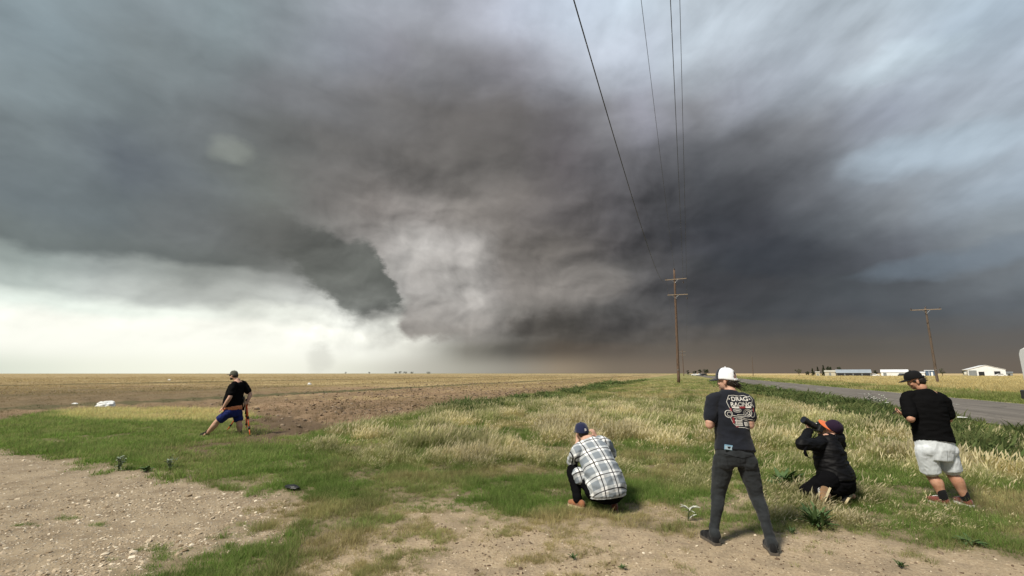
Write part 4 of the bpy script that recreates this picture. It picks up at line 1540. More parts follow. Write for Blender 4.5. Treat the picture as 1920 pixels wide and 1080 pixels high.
crumple('plastic_bag', 197, 766, .38, .20, .17, M_PLASTIC, 'crumpled white plastic bag lying in the brown field at the left', 'bag', 3, .2, .06)
crumple('plastic_scrap', 140, 760, .12, .06, .04, M_PLASTIC, 'small flat white scrap left of the white bag', 'litter', 5, 0, .06)
crumple('plastic_scrap', 317, 715, .26, .14, .15, M_PLASTIC, 'tiny white scrap far out in the stubble left of the man with the tripod', 'litter', 7, 0, .2)
crumple('plastic_scrap', 580, 724, .22, .14, .18, M_PLASTIC, 'tiny white scrap in the stubble field right of the man with the tripod', 'litter', 9, 0, .2)
crumple('black_glove', 548, 918, .115, .055, .030, M_SCRAP, 'small black glove lying on the grass by the gravel', 'glove', 11, -.5, .03)
crumple('paper_strip', 1797, 795, .22, .03, .02, M_PLASTIC, 'long white strip of litter by the near road edge, right of the standing man', 'litter', 13, -.35, .30)


# ------------------------------------------------------------------ single plants with leaves one can tell apart
def leaf_data(name, L, W, mat, fold=.25, bend=.5, lobes=0):
    n = 7
    vs, fs = [], []
    for i in range(n + 1):
        t = i / n
        w = W * math.sin(math.pi * (t * .92 + .06)) ** .8
        if lobes:
            w *= 1 - .45 * (i % 2)
        y = L * t * (1 - .12 * bend * t)
        z = L * bend * (.55 * t - .75 * t * t)
        vs += [(-w / 2, y, z + w * fold), (0, y, z), (w / 2, y, z + w * fold)]
    for i in range(n):
        a = i * 3
        fs += [(a, a + 1, a + 4, a + 3), (a + 1, a + 2, a + 5, a + 4)]
    me = bpy.data.meshes.new(name)
    me.from_pydata(vs, [], fs)
    me.materials.append(mat)
    me.polygons.foreach_set('use_smooth', np.ones(len(me.polygons), bool))
    return me


def plainleaf(name, c0, c1):
    m, n, b, out = newmat(name)
    oi = n.n.new('ShaderNodeObjectInfo').outputs['Random']
    co = n.n.new('ShaderNodeTexCoord').outputs['Object']
    c = n.mix(oi, c0, c1)
    k = n.mapr(n.noise(co, 30, 3, .6), .3, .7, .85, 1.15)
    n.l.new(n.vmath('MULTIPLY', c, n.comb(k, k, k)), b.inputs['Base Color'])
    b.inputs['Roughness'].default_value = .65
    b.inputs['Specular IOR Level'].default_value = .3
    return m


M_LF = plainleaf('green_leaf', (0.035, 0.075, 0.022), (0.085, 0.135, 0.045))
M_SILV = plainleaf('silvery_leaf', (0.12, 0.155, 0.10), (0.27, 0.31, 0.23))
M_PALE = plainleaf('bleached_leaf', (0.42, 0.44, 0.38), (0.62, 0.62, 0.55))
M_STEM = simple('green_stem', (0.10, 0.13, 0.06), .7)
M_PETAL = simple('white_petal', (0.75, 0.75, 0.70), .6)


def rosette(px, py, label, nleaf, L, W, mat, seed, upr=(.15, .9), bend=.5, lobes=0, stems=0, sh=.3, flowers=0, cat='plant', Y=None):
    r = random.Random(seed)
    gx, gy = G(px, py)
    root = empty('leafy_plant', (gx, gy, hz(gx, gy)), r.uniform(0, 6), label, cat)
    me = leaf_data('leaf', L, W, mat, bend=bend, lobes=lobes)
    st = []
    for i in range(stems):
        a = r.uniform(0, 6.28)
        q = sh * r.uniform(.15, .45)
        tip = Vector((math.cos(a) * q, math.sin(a) * q, sh * r.uniform(.75, 1.1)))
        m = MB()
        mid = tip * .5 + Vector((0, 0, sh * .06))
        m.tube([(0, 0, 0), mid, tip], [.006, .005, .003], 5)
        m.build('stem', M_STEM, root, True)
        st.append((mid, tip))
    for i in range(nleaf):
        o = link(bpy.data.objects.new('leaf', me), root)
        s = r.uniform(.55, 1.15)
        o.scale = (s, s, s)
        yaw = r.uniform(0, 6.28)
        if st:
            mid, tip = r.choice(st)
            t = r.random()
            o.location = mid * (1 - t) + tip * t if t > .3 else mid * (t / .3)
            o.rotation_euler = (r.uniform(.0, .9), r.gauss(0, .2), yaw)
        else:
            o.location = (r.gauss(0, L * .12), r.gauss(0, L * .12), .01)
            o.rotation_euler = (r.uniform(*upr), r.gauss(0, .25), yaw)
    for i in range(flowers):
        mid, tip = r.choice(st)
        m = MB()
        c = tip + Vector((r.gauss(0, .05), r.gauss(0, .05), r.uniform(0, .05)))
        m.tube([c, c + Vector((0, 0, .008)), c + Vector((0, 0, .018))], [.008, .028, .020], 7)
        m.build('flower', M_PETAL, root)
    return root


rosette(1478, 918, 'large green plant with long arching leaves between the two right-hand figures', 46, .34, .062, M_LF, 1, (.3, 1.2), .55)
rosette(1530, 985, 'bushy green thistle clump in front of the kneeling person', 52, .26, .045, M_LF, 2, (.3, 1.3), .4, 1)
rosette(1290, 975, 'small bleached pale plant beside the standing woman, left of her legs', 15, .12, .022, M_PALE, 3, stems=3, sh=.15, bend=.5)
rosette(222, 884, 'silvery grey leafy weed at the gravel edge, left one of two', 48, .075, .028, M_SILV, 4, stems=9, sh=.20)
rosette(318, 882, 'silvery grey leafy weed at the gravel edge, right one of two', 40, .07, .026, M_SILV, 5, stems=8, sh=.19)
rosette(275, 886, 'low green weed between the two silvery weeds', 24, .14, .035, M_LF, 6, (.2, .9))
rosette(1640, 768, 'tall white flowering weed by the near road edge', 40, .22, .05, M_LF, 7, stems=9, sh=.80, flowers=20)
rosette(1662, 772, 'smaller white flowering weed next to the tall one by the road', 30, .20, .05, M_LF, 8, stems=7, sh=.62, flowers=12)
rosette(1168, 1068, 'tiny green sprout alone on the bare dirt near the bottom edge', 14, .055, .014, M_LF, 9, (.2, 1.1))
rosette(1075, 1050, 'small green tuft on the bare dirt left of the tiny sprout', 18, .07, .013, M_LF, 10, (.3, 1.2))
rosette(1485, 1000, 'small green tuft on the dirt right of the woman in the white cap', 18, .07, .013, M_LF, 12, (.3, 1.2))
rosette(1690, 1065, 'small green tuft on the dirt at the lower right', 16, .07, .013, M_LF, 13, (.3, 1.2))
rosette(1820, 1022, 'flat spreading weed at the dirt edge below the standing man', 30, .14, .022, M_LF, 14, (.1, .6))

# ------------------------------------------------------------------ people: tools
def V(*a):
    return Vector(a)


def ell(m, c, r, fr=None, nu=14, nv=9):
    """ellipsoid; fr = (right, forward, up) axes"""
    c = Vector(c)
    if fr is None:
        fr = (V(1, 0, 0), V(0, 1, 0), V(0, 0, 1))
    if not hasattr(r, '__len__'):
        r = (r, r, r)
    vs = [c - fr[2] * r[2]]
    for j in range(1, nv):
        t = math.pi * j / nv - math.pi / 2
        for i in range(nu):
            a = 2 * math.pi * i / nu
            vs.append(c + fr[0] * (r[0] * math.cos(t) * math.cos(a)) + fr[1] * (r[1] * math.cos(t) * math.sin(a)) + fr[2] * (r[2] * math.sin(t)))
    vs.append(c + fr[2] * r[2])
    fs = []
    for i in range(nu):
        fs.append((0, 1 + (i + 1) % nu, 1 + i))
        for j in range(nv - 2):
            a, b = 1 + j * nu + i, 1 + j * nu + (i + 1) % nu
            fs.append((a, b, b + nu, a + nu))
        l = 1 + (nv - 2) * nu
        fs.append((l + i, l + (i + 1) % nu, len(vs) - 1))
    # keep the winding outward whatever the frame's handedness
    if fr[0].cross(fr[1]).dot(fr[2]) < 0:
        fs = [tuple(reversed(f)) for f in fs]
    return m.add(vs, fs)


def limb(m, pts, rad, n=16):
    pts = [Vector(p) for p in pts]
    m.tube(pts, rad, n)
    for p, r in zip(pts, rad):
        ell(m, p, r * .985)


def smoothpath(pts, vals, k=4):
    """Catmull-Rom through points with values"""
    P = [Vector(p) for p in pts]
    out, ov = [], []
    n = len(P)
    for i in range(n - 1):
        p0, p1, p2, p3 = P[max(i - 1, 0)], P[i], P[i + 1], P[min(i + 2, n - 1)]
        v0, v1, v2, v3 = vals[max(i - 1, 0)], vals[i], vals[i + 1], vals[min(i + 2, n - 1)]
        for j in range(k):
            t = j / k
            a = .5 * ((2 * p1) + (p2 - p0) * t + (2 * p0 - 5 * p1 + 4 * p2 - p3) * t * t + (3 * p1 - p0 - 3 * p2 + p3) * t ** 3)
            out.append(a)
            ov.append(tuple(np.array(v1) * (1 - t) + np.array(v2) * t) if hasattr(v1, '__len__') else .5 * ((2 * v1) + (v2 - v0) * t + (2 * v0 - 5 * v1 + 4 * v2 - v3) * t * t + (3 * v1 - v0 - 3 * v2 + v3) * t ** 3))
    out.append(P[-1])
    ov.append(vals[-1])
    return out, ov


def trunk(m, secs, k=4, n=28, sq=2.35):
    """secs: (centre, half width, half depth, lateral axis)"""
    pts = [s[0] for s in secs]
    vals = [(s[1], s[2], *s[3]) for s in secs]
    P, W_ = smoothpath(pts, vals, k)
    rings = []
    for i, (p, v) in enumerate(zip(P, W_)):
        t = (P[min(i + 1, len(P) - 1)] - P[max(i - 1, 0)]).normalized()
        lat = Vector(v[2:5]).normalized()
        lat = (lat - t * lat.dot(t)).normalized()
        dep = t.cross(lat)
        ring = []
        for q in range(n):
            a = 2 * math.pi * q / n
            ca, sa = math.cos(a), math.sin(a)
            x = math.copysign(abs(ca) ** (2 / sq), ca)
            y = math.copysign(abs(sa) ** (2 / sq), sa)
            ring.append(p + lat * x * v[0] + dep * y * v[1])
        rings.append(ring)
    vs = [v for r in rings for v in r]
    fs = []
    for i in range(len(rings) - 1):
        for q in range(n):
            a, b = i * n + q, i * n + (q + 1) % n
            fs.append((a, b, b + n, a + n))
    fs.append(tuple(reversed(range(n))))
    fs.append(tuple(range((len(rings) - 1) * n, len(rings) * n)))
    return m.add(vs, fs)


def knit(name, m, voxel, smooth, mat, parent, org, folds=None, post=None):
    """fuse the collected shapes into one skin; folds = (amplitude, list of (scale vector, weight))"""
    org = Vector(org)
    me = bpy.data.meshes.new(name)
    me.from_pydata([tuple(Vector(v) - org) for v in m.v], [], m.f)
    me.update()
    o = bpy.data.objects.new(name, me)
    COL.objects.link(o)
    r = o.modifiers.new('r', 'REMESH')
    r.mode = 'VOXEL'
    r.voxel_size = voxel
    r.adaptivity = 0
    if smooth:
        s = o.modifiers.new('s', 'SMOOTH')
        s.factor = .5
        s.iterations = smooth
    dg = bpy.context.evaluated_depsgraph_get()
    me2 = bpy.data.meshes.new_from_object(o.evaluated_get(dg))
    me2.name = name
    o.modifiers.clear()
    o.data = me2
    bpy.data.meshes.remove(me)
    if folds:
        nv = len(me2.vertices)
        co = np.empty(nv * 3, np.float32)
        no = np.empty(nv * 3, np.float32)
        me2.vertices.foreach_get('co', co)
        me2.vertices.foreach_get('normal', no)
        co = co.reshape(-1, 3)
        no = no.reshape(-1, 3)
        d = np.zeros(nv)
        for (amp, sx, sy, sz, off, ridge) in folds:
            for i in range(nv):
                v = mnoise.noise(V(co[i, 0] * sx + off, co[i, 1] * sy, co[i, 2] * sz))
                v += .5 * mnoise.noise(V(co[i, 0] * sx * 2.1, co[i, 1] * sy * 2.1 + off, co[i, 2] * sz * 2.1))
                if ridge:
                    v = 1 - 2.2 * abs(v)
                d[i] += amp * v
        co += no * d[:, None].astype(np.float32)
        me2.vertices.foreach_set('co', co.ravel())
    me2.update()
    me2.polygons.foreach_set('use_smooth', np.ones(len(me2.polygons), bool))
    me2.materials.clear()
    me2.materials.append(mat)
    o.parent = parent
    return o


def cloth(name, col, rough=.85, weave=700, var=.12, sheen=.3, spec=.15):
    m, n, b, _ = newmat(name)
    co = n.n.new('ShaderNodeTexCoord').outputs['Object']
    k = n.mapr(n.noise(co, 9, 5, .6), .3, .7, 1 - var, 1 + var)
    n.l.new(n.vmath('MULTIPLY', n.comb(*col), n.comb(k, k, k)), b.inputs['Base Color'])
    b.inputs['Roughness'].default_value = rough
    b.inputs['Specular IOR Level'].default_value = spec
    b.inputs['Sheen Weight'].default_value = sheen
    bump(n, b, n.noise(co, 60, 4, .6), .25, .004)
    return m


def skinmat(name, c0, c1):
    m, n, b, _ = newmat(name)
    co = n.n.new('ShaderNodeTexCoord').outputs['Object']
    n.l.new(n.mix(n.sstep(n.noise(co, 14, 4, .6), .35, .65), c0, c1), b.inputs['Base Color'])
    b.inputs['Roughness'].default_value = .55
    b.inputs['Specular IOR Level'].default_value = .35
    b.inputs['Subsurface Weight'].default_value = .08
    b.inputs['Subsurface Radius'].default_value = (.012, .005, .003)
    b.inputs['Subsurface Scale'].default_value = .5
    return m


SK_A = skinmat('fair_skin', (0.50, 0.285, 0.205), (0.58, 0.36, 0.27))
SK_B = skinmat('sunburnt_skin', (0.40, 0.20, 0.125), (0.50, 0.28, 0.19))
C_NAVYT = cloth('navy_black_cotton', (0.013, 0.015, 0.022), sheen=.12, spec=.1)
C_BLACK = cloth('black_cotton', (0.0045, 0.0045, 0.005), sheen=0, spec=.06)
C_JACKET = cloth('black_shell_fabric', (0.004, 0.004, 0.005), .6, sheen=0, spec=.15)
C_JEANS = cloth('faded_black_denim', (0.024, 0.027, 0.030), .9, sheen=.1, spec=.1, var=.35)
C_BPANT = cloth('black_trousers', (0.004, 0.004, 0.005), .9, sheen=.0, spec=.06)
C_SHORT = cloth('light_grey_shorts_cloth', (0.62, 0.66, 0.70), .85)
C_BLUE = cloth('blue_shorts_cloth', (0.010, 0.018, 0.115), .7, sheen=.05)
C_ORANGE = cloth('orange_cloth', (0.75, 0.17, 0.05), .8)
C_ORANGE2 = cloth('coral_cloth', (0.62, 0.22, 0.10), .8)
C_CAPW = cloth('white_cap_mesh', (0.80, 0.82, 0.86), .8)
C_CAPN = cloth('navy_cap_cloth', (0.010, 0.014, 0.050), .8)
C_CAPD = cloth('dark_cap_cloth', (0.018, 0.021, 0.032), .8)
C_CAPB = cloth('black_cap_cloth', (0.005, 0.005, 0.006), .8, sheen=.05)
C_CAPO = cloth('olive_grey_cap_cloth', (0.085, 0.088, 0.070), .85)
C_CAPM = cloth('maroon_navy_cap_cloth', (0.020, 0.010, 0.026), .85, sheen=.05)
C_SOCKW = cloth('white_sock_knit', (0.7, 0.7, 0.7), .9)
C_SOCKB = cloth('black_sock_knit', (0.010, 0.010, 0.011), .9, sheen=.05)
C_SHOEB = cloth('black_shoe_suede', (0.010, 0.010, 0.011), .8, sheen=.1)
C_SHOET = cloth('tan_boot_leather', (0.28, 0.115, 0.055), .6)
C_SHOER = cloth('red_brown_boot_leather', (0.13, 0.035, 0.022), .6)
C_SHOEK = cloth('brown_suede', (0.22, 0.125, 0.06), .8)
C_SOLEB = simple('grey_rubber_sole', (0.10, 0.085, 0.07), .8)
C_SOLET = simple('tan_rubber_sole', (0.50, 0.42, 0.26), .8)
C_SOLEW = simple('white_rubber_sole', (0.62, 0.60, 0.56), .8)
C_HAIRD = simple('dark_hair', (0.018, 0.012, 0.009), .5, .3, 60, spec=.4)
C_HAIRB = simple('brown_hair', (0.055, 0.030, 0.018), .5, .3, 60, spec=.4)
M_BLKPL = simple('black_plastic', (0.012, 0.012, 0.013), .45, .1, 20)
M_LENS = simple('lens_glass', (0.01, 0.012, 0.02), .05, .02, 5, spec=.8)
M_PHONE = simple('phone_shell', (0.02, 0.02, 0.025), .2, .05, 5, spec=.6)
M_EYE = simple('eye_white', (0.7, 0.68, 0.65), .3)


def axes(fwd, up=(0, 0, 1)):
    f = Vector(fwd).normalized()
    u = Vector(up)
    u = (u - f * u.dot(f)).normalized()
    return (f.cross(u), f, u)            # right, forward, up


def headshape(m, c, fr, s=1.0, neck=None, jaw=1.0):
    r, f, u = fr
    c = Vector(c)
    ell(m, c + (u * .022 - f * .008) * s, (.076 * s, .094 * s, .090 * s), fr)
    ell(m, c + (f * .022 - u * .038) * s, (.062 * s * jaw, .070 * s, .072 * s), fr)
    ell(m, c + (f * .056 - u * .086) * s, (.030 * s * jaw, .028 * s, .024 * s), fr)      # chin
    ell(m, c + (f * .089 - u * .028) * s, (.012 * s, .017 * s, .020 * s), fr)      # nose
    ell(m, c + (f * .084 - u * .008) * s, (.009 * s, .012 * s, .024 * s), fr)
    ell(m, c + (f * .076 + u * .012) * s, (.045 * s, .014 * s, .012 * s), fr)      # brow
    ell(m, c + (f * .080 - u * .057) * s, (.022 * s, .010 * s, .009 * s), fr)      # lips
    for sg in (-1, 1):
        ell(m, c + (r * sg * .040 + f * .062 - u * .036) * s, (.022 * s, .018 * s, .018 * s), fr)   # cheeks
        ell(m, c + (r * sg * .079 - f * .008 - u * .022) * s, (.009 * s, .018 * s, .030 * s), fr)   # ears
    if neck is not None:
        limb(m, [c - (u * .045 + f * .022) * s, (c - u * .09 * s - f * .03 * s) * .5 + Vector(neck) * .5, neck], [.056 * s, .054 * s, .062 * s])


def eyes(c, fr, s, parent, org):
    r, f, u = fr
    for sg in (-1, 1):
        m = MB()
        ell(m, Vector(c) + (r * sg * .031 + f * .076 - u * .010) * s - Vector(org), (.013 * s, .009 * s, .008 * s), fr, 10, 6)
        m.build('eye', M_EYE, parent, True)


def hand(m, w, d, n, side, curl=.4, s=1.0, spread=.16):
    """palm and five separate bent fingers; d = direction, n = palm normal (side the fingers curl to)"""
    d = Vector(d).normalized()
    n = Vector(n)
    n = (n - d * n.dot(d)).normalized()
    t = d.cross(n).normalized() * side        # towards the thumb
    w = Vector(w)
    ell(m, w + d * .045 * s, (.040 * s, .052 * s, .016 * s), (t, d, n))
    ell(m, w + d * .02 * s, (.028 * s, .035 * s, .018 * s), (t, d, n))
    for i, (o, L) in enumerate(((.030, .072), (.010, .080), (-.011, .074), (-.031, .058))):
        base = w + (d * .082 + t * o) * s
        a = spread * (1.2 - i * .8)
        dirn = (d + t * a * .6).normalized()
        p = [base - dirn * .03 * s]
        cur = base
        ang = 0.0
        for k, fr_ in enumerate((.45, .32, .23)):
            ang += curl * (.55 + .35 * k)
            v = dirn * math.cos(ang) + n * math.sin(ang)
            p.append(cur)
            cur = cur + v * L * fr_ * s
        p.append(cur)
        limb(m, p, [.010 * s, .0095 * s, .0088 * s, .008 * s, .007 * s], 8)
    b = w + (d * .025 + t * .026) * s
    e1 = b + (d * .028 + t * .030 + n * .010) * s
    e2 = e1 + (d * .028 + t * .006 + n * (.008 + .02 * curl)) * s
    limb(m, [b, e1, e2], [.013 * s, .011 * s, .009 * s], 8)


def shoe(parent, org, heel, toe, mu, ms, ankle=None, w=.050, hgt=.085, name='shoe', up=(0, 0, 1), high=.0, lace=None, lab=None):
    """heel and toe: points under the sole"""
    heel, toe = Vector(heel), Vector(toe)
    f = (toe - heel).normalized()
    up = Vector(up)
    u = (up - f * up.dot(f)).normalized()
    r = f.cross(u)
    L = (toe - heel).length
    m = MB()
    P = [(0, .72), (.04, .86), (.20, .80), (.42, .72), (.62, .92), (.78, 1.0), (.90, .86), (.97, .55), (1.0, .2)]
    sole = [heel + f * (t * L) + r * (w * q * .95 + (.003 if t > .5 else 0)) for t, q in P] + [heel + f * (t * L) - r * (w * q * .95) for t, q in reversed(P)]
    sole = [p - Vector(org) for p in sole]
    m.ext(sole, u * .024)
    so = m.build('sole', ms, None)
    m = MB()
    c = lambda t, z: heel + f * (t * L) + u * z
    ell(m, c(.80, .040), (w * .92, L * .19, .036), (r, f, u))
    ell(m, c(.58, .048), (w * .84, L * .26, .044), (r, f, u))
    ell(m, c(.30, .052), (w * .78, L * .26, .050), (r, f, u))
    ell(m, c(.13, .050), (w * .76, L * .15, .052), (r, f, u))
    top = c(.20, hgt + high)
    if ankle is not None:
        top = Vector(ankle)
    limb(m, [c(.22, .055), c(.21, .055) * .4 + top * .6], [w * .80, w * .82])
    o = knit(name, m, .007, 4, mu, parent, org)
    so.parent = o
    if lace is not None:
        m = MB()
        for k in range(4):
            z = .086 + .008 * k
            t = .62 - .09 * k
            q = c(t, z) - Vector(org)
            m.tube([q - r * .024, q + u * .006, q + r * .024], .004, 5)
        m.build('laces', lace, o, True)
    if lab:
        o['label'] = lab
    return o


def cap(parent, org, c, fr, s, mats, brim_mat, back_open=True, lift=.035, front_panels=2, brimL=.075, tiltb=.10, crown=.105, name='cap', blabel=None, emblem=None):
    """baseball cap: six stitched panels, a curved brim, and (if open) an arch and strap at the back"""
    r, f, u = fr
    c = Vector(c) - Vector(org) + u * lift * s
    A, B, Cc = .087 * s, .107 * s, crown * s
    nu, nv = 48, 12
    vs, fs, mi = [], [], []
    for j in range(nv + 1):
        t = (math.pi / 2) * j / nv
        # straighter sides low down, rounder on top
        rr = math.cos(t) ** .62
        zz = math.sin(t) ** 1.05
        for i in range(nu):
            a = 2 * math.pi * i / nu            # 0 = front
            seam = 1 - .010 * math.exp(-(min((a * 3 / math.pi) % 1.0, 1 - (a * 3 / math.pi) % 1.0) / .05) ** 2)
            droop = -.018 * s * (1 - j / nv) * (math.cos(a) < 0) * (-math.cos(a))
            vs.append(c + r * (math.sin(a) * A * rr * seam) + f * (math.cos(a) * B * rr * seam) + u * (Cc * zz + droop))
    def openf(i, j):
        a = 2 * math.pi * (i + .5) / nu
        t = j / nv
        da = abs(a - math.pi)
        return back_open and (da / .50) ** 2 + ((t - .10) / .36) ** 2 < 1 and t > .07
    for j in range(nv):
        for i in range(nu):
            if openf(i, j):
                continue
            q = (j * nu + i, j * nu + (i + 1) % nu, (j + 1) * nu + (i + 1) % nu, (j + 1) * nu + i)
            fs.append(q)
            a = 2 * math.pi * (i + .5) / nu
            a = min(a, 2 * math.pi - a)
            mi.append(0 if a < math.pi / 3 * (front_panels / 2 + .0) else 1)
    me = bpy.data.meshes.new(name)
    me.from_pydata([tuple(v) for v in vs], [], fs)
    for m_ in mats:
        me.materials.append(m_)
    me.update()
    me.polygons.foreach_set('material_index', mi)
    me.polygons.foreach_set('use_smooth', np.ones(len(me.polygons), bool))
    o = link(bpy.data.objects.new(name, me), parent)
    sm = o.modifiers.new('thick', 'SOLIDIFY')
    sm.thickness = .004
    sm.offset = 1
    # brim
    vs, fs = [], []
    nb, ml = 18, 7
    for j in range(ml + 1):
        q = j / ml
        for i in range(nb + 1):
            a = (i / nb - .5) * 2.15
            e = (1 - abs(a / 1.075) ** 2.4)
            x = math.sin(a) * A * (1.0 + .06 * q * e)
            y = math.cos(a) * B * .99 + brimL * s * q * e
            zc = -.26 * (x * x) / (A) * (.55 + .45 * q) - tiltb * brimL * s * q * e * 1.2
            vs.append(c + r * x + f * y + u * (zc + .010 * s))
    for j in range(ml):
        for i in range(nb):
            a_ = j * (nb + 1) + i
            fs.append((a_, a_ + 1, a_ + nb + 2, a_ + nb + 1))
    b = mobj('brim', vs, fs, brim_mat, o, True)
    b.modifiers.new('thick', 'SOLIDIFY').thickness = .005
    if blabel:
        b['label'] = blabel
    # button and, at the back, a strap
    m = MB()
    ell(m, c + u * (Cc + .004 * s), (.009 * s, .009 * s, .005 * s), fr, 10, 6)
    m.build('button', mats[-1], o, True)
    if back_open:
        vs = []
        N = 10
        for i in range(N + 1):
            a = math.pi + (i / N - .5) * 1.1
            p = c + r * math.sin(a) * A * 1.01 + f * math.cos(a) * B * 1.01 + u * (-.016 * s)
            vs += [p, p + u * .020 * s]
        m = mobj('strap', vs, [(2 * i, 2 * i + 2, 2 * i + 3, 2 * i + 1) for i in range(N)], mats[-1], o, True)
        m.modifiers.new('thick', 'SOLIDIFY').thickness = .004
    return o


def hairmass(parent, org, blobs, mat, strands=(), label=None):
    m = MB()
    for c, r_, fr in blobs:
        ell(m, c, r_, fr)
    o = knit('hair', m, .006, 2, mat, parent, org, folds=[(.004, 60, 60, 14, 3.0, True)])
    if strands:
        m = MB()
        for pts, r0 in strands:
            m.tube([Vector(p) - Vector(org) for p in pts], [r0 * (1 - .8 * i / (len(pts) - 1)) for i in range(len(pts))], 5)
        m.build('strands', mat, o, True)
    return o


def project(parent, name, shapes, org, right, up, dirn, bvh, mat, off=.0025):
    """lay flat artwork onto a garment: shapes = list of (verts2d, faces)"""
    vs, fs = [], []
    for v2, f2 in shapes:
        b = len(vs)
        ok = True
        tmp = []
        for x, y in v2:
            p = org + right * x + up * y - dirn * .5
            h = bvh.ray_cast(p, dirn, 1.2)
            if h[0] is None:
                ok = False
                break
            tmp.append(h[0] - dirn * off + h[1] * .0008)
        if ok:
            vs += tmp
            fs += [tuple(i + b for i in q) for q in f2]
    return mobj(name, vs, fs, mat, parent)


def text2d(s, size, x0, y0, bold=.0, sx=1.0):
    cu = bpy.data.curves.new('lettering', 'FONT')
    cu.body = s
    cu.size = size
    cu.offset = bold
    cu.align_x = 'CENTER'
    o = bpy.data.objects.new('lettering', cu)
    COL.objects.link(o)
    me = bpy.data.meshes.new_from_object(o.evaluated_get(bpy.context.evaluated_depsgraph_get()))
    vs = [(v.co.x * sx + x0, v.co.y + y0) for v in me.vertices]
    fs = [tuple(p.vertices) for p in me.polygons]
    bpy.data.objects.remove(o)
    bpy.data.meshes.remove(me)
    return vs, fs


def line2d(pts, w, closed=False):
    n = len(pts)
    P = [np.array(p, float) for p in pts]
    # densify so that the line follows the cloth
    Q = []
    rngp = range(n if closed else n - 1)
    for i in rngp:
        a, b = P[i], P[(i + 1) % n]
        k = max(1, int(np.linalg.norm(b - a) / .012))
        for j in range(k):
            Q.append(a + (b - a) * j / k)
    if not closed:
        Q.append(P[-1])
    vs, fs = [], []
    N = len(Q)
    for i in range(N):
        a = Q[(i - 1) % N] if closed or i > 0 else Q[i]
        b = Q[(i + 1) % N] if closed or i < N - 1 else Q[i]
        t = (b - a) / (np.linalg.norm(b - a) + 1e-9)
        nn = np.array([-t[1], t[0]]) * w / 2
        vs += [tuple(Q[i] + nn), tuple(Q[i] - nn)]
    for i in range(N if closed else N - 1):
        j = (i + 1) % N
        fs.append((2 * i, 2 * i + 1, 2 * j + 1, 2 * j))
    return vs, fs


def rect2d(x0, y0, x1, y1):
    nx = max(1, int(abs(x1 - x0) / .015))
    vs = [(x0 + (x1 - x0) * i / nx, y) for i in range(nx + 1) for y in (y0, y1)]
    return vs, [(2 * i, 2 * i + 1, 2 * i + 3, 2 * i + 2) for i in range(nx)]


def ring2d(cx, cy, rx, ry, w, n=24, rot=0.0):
    pts = []
    for i in range(n):
        a = 2 * math.pi * i / n
        x, y = rx * math.cos(a), ry * math.sin(a)
        pts.append((cx + x * math.cos(rot) - y * math.sin(rot), cy + x * math.sin(rot) + y * math.cos(rot)))
    return line2d(pts, w, True)


def disc2d(cx, cy, rx, ry, n=16):
    vs = [(cx + rx * math.cos(2 * math.pi * i / n), cy + ry * math.sin(2 * math.pi * i / n)) for i in range(n)]
    return vs, [tuple(range(n))]


def shirt_torso(m, secs, grow):
    trunk(m, [(c, a + grow, b + grow, l) for c, a, b, l in secs])


def bvh_of(o):
    me = o.data
    return BVHTree.FromPolygons([v.co.copy() for v in me.vertices], [tuple(p.vertices) for p in me.polygons])


def legpts(hip, knee, ankle, back, s=1.0, thigh=.088, kneer=.056, calf=.058, ank=.036):
    """rounded thigh and a calf that swells to the back"""
    hip, knee, ankle = Vector(hip), Vector(knee), Vector(ankle)
    back = Vector(back)
    pts = [hip, hip.lerp(knee, .35), hip.lerp(knee, .7), knee, knee.lerp(ankle, .28) + back * .018, knee.lerp(ankle, .6) + back * .010, ankle]
    rad = [thigh, thigh * .95, thigh * .78, kneer, calf, calf * .78, ank]
    return smoothpath(pts, [r * s for r in rad], 3)

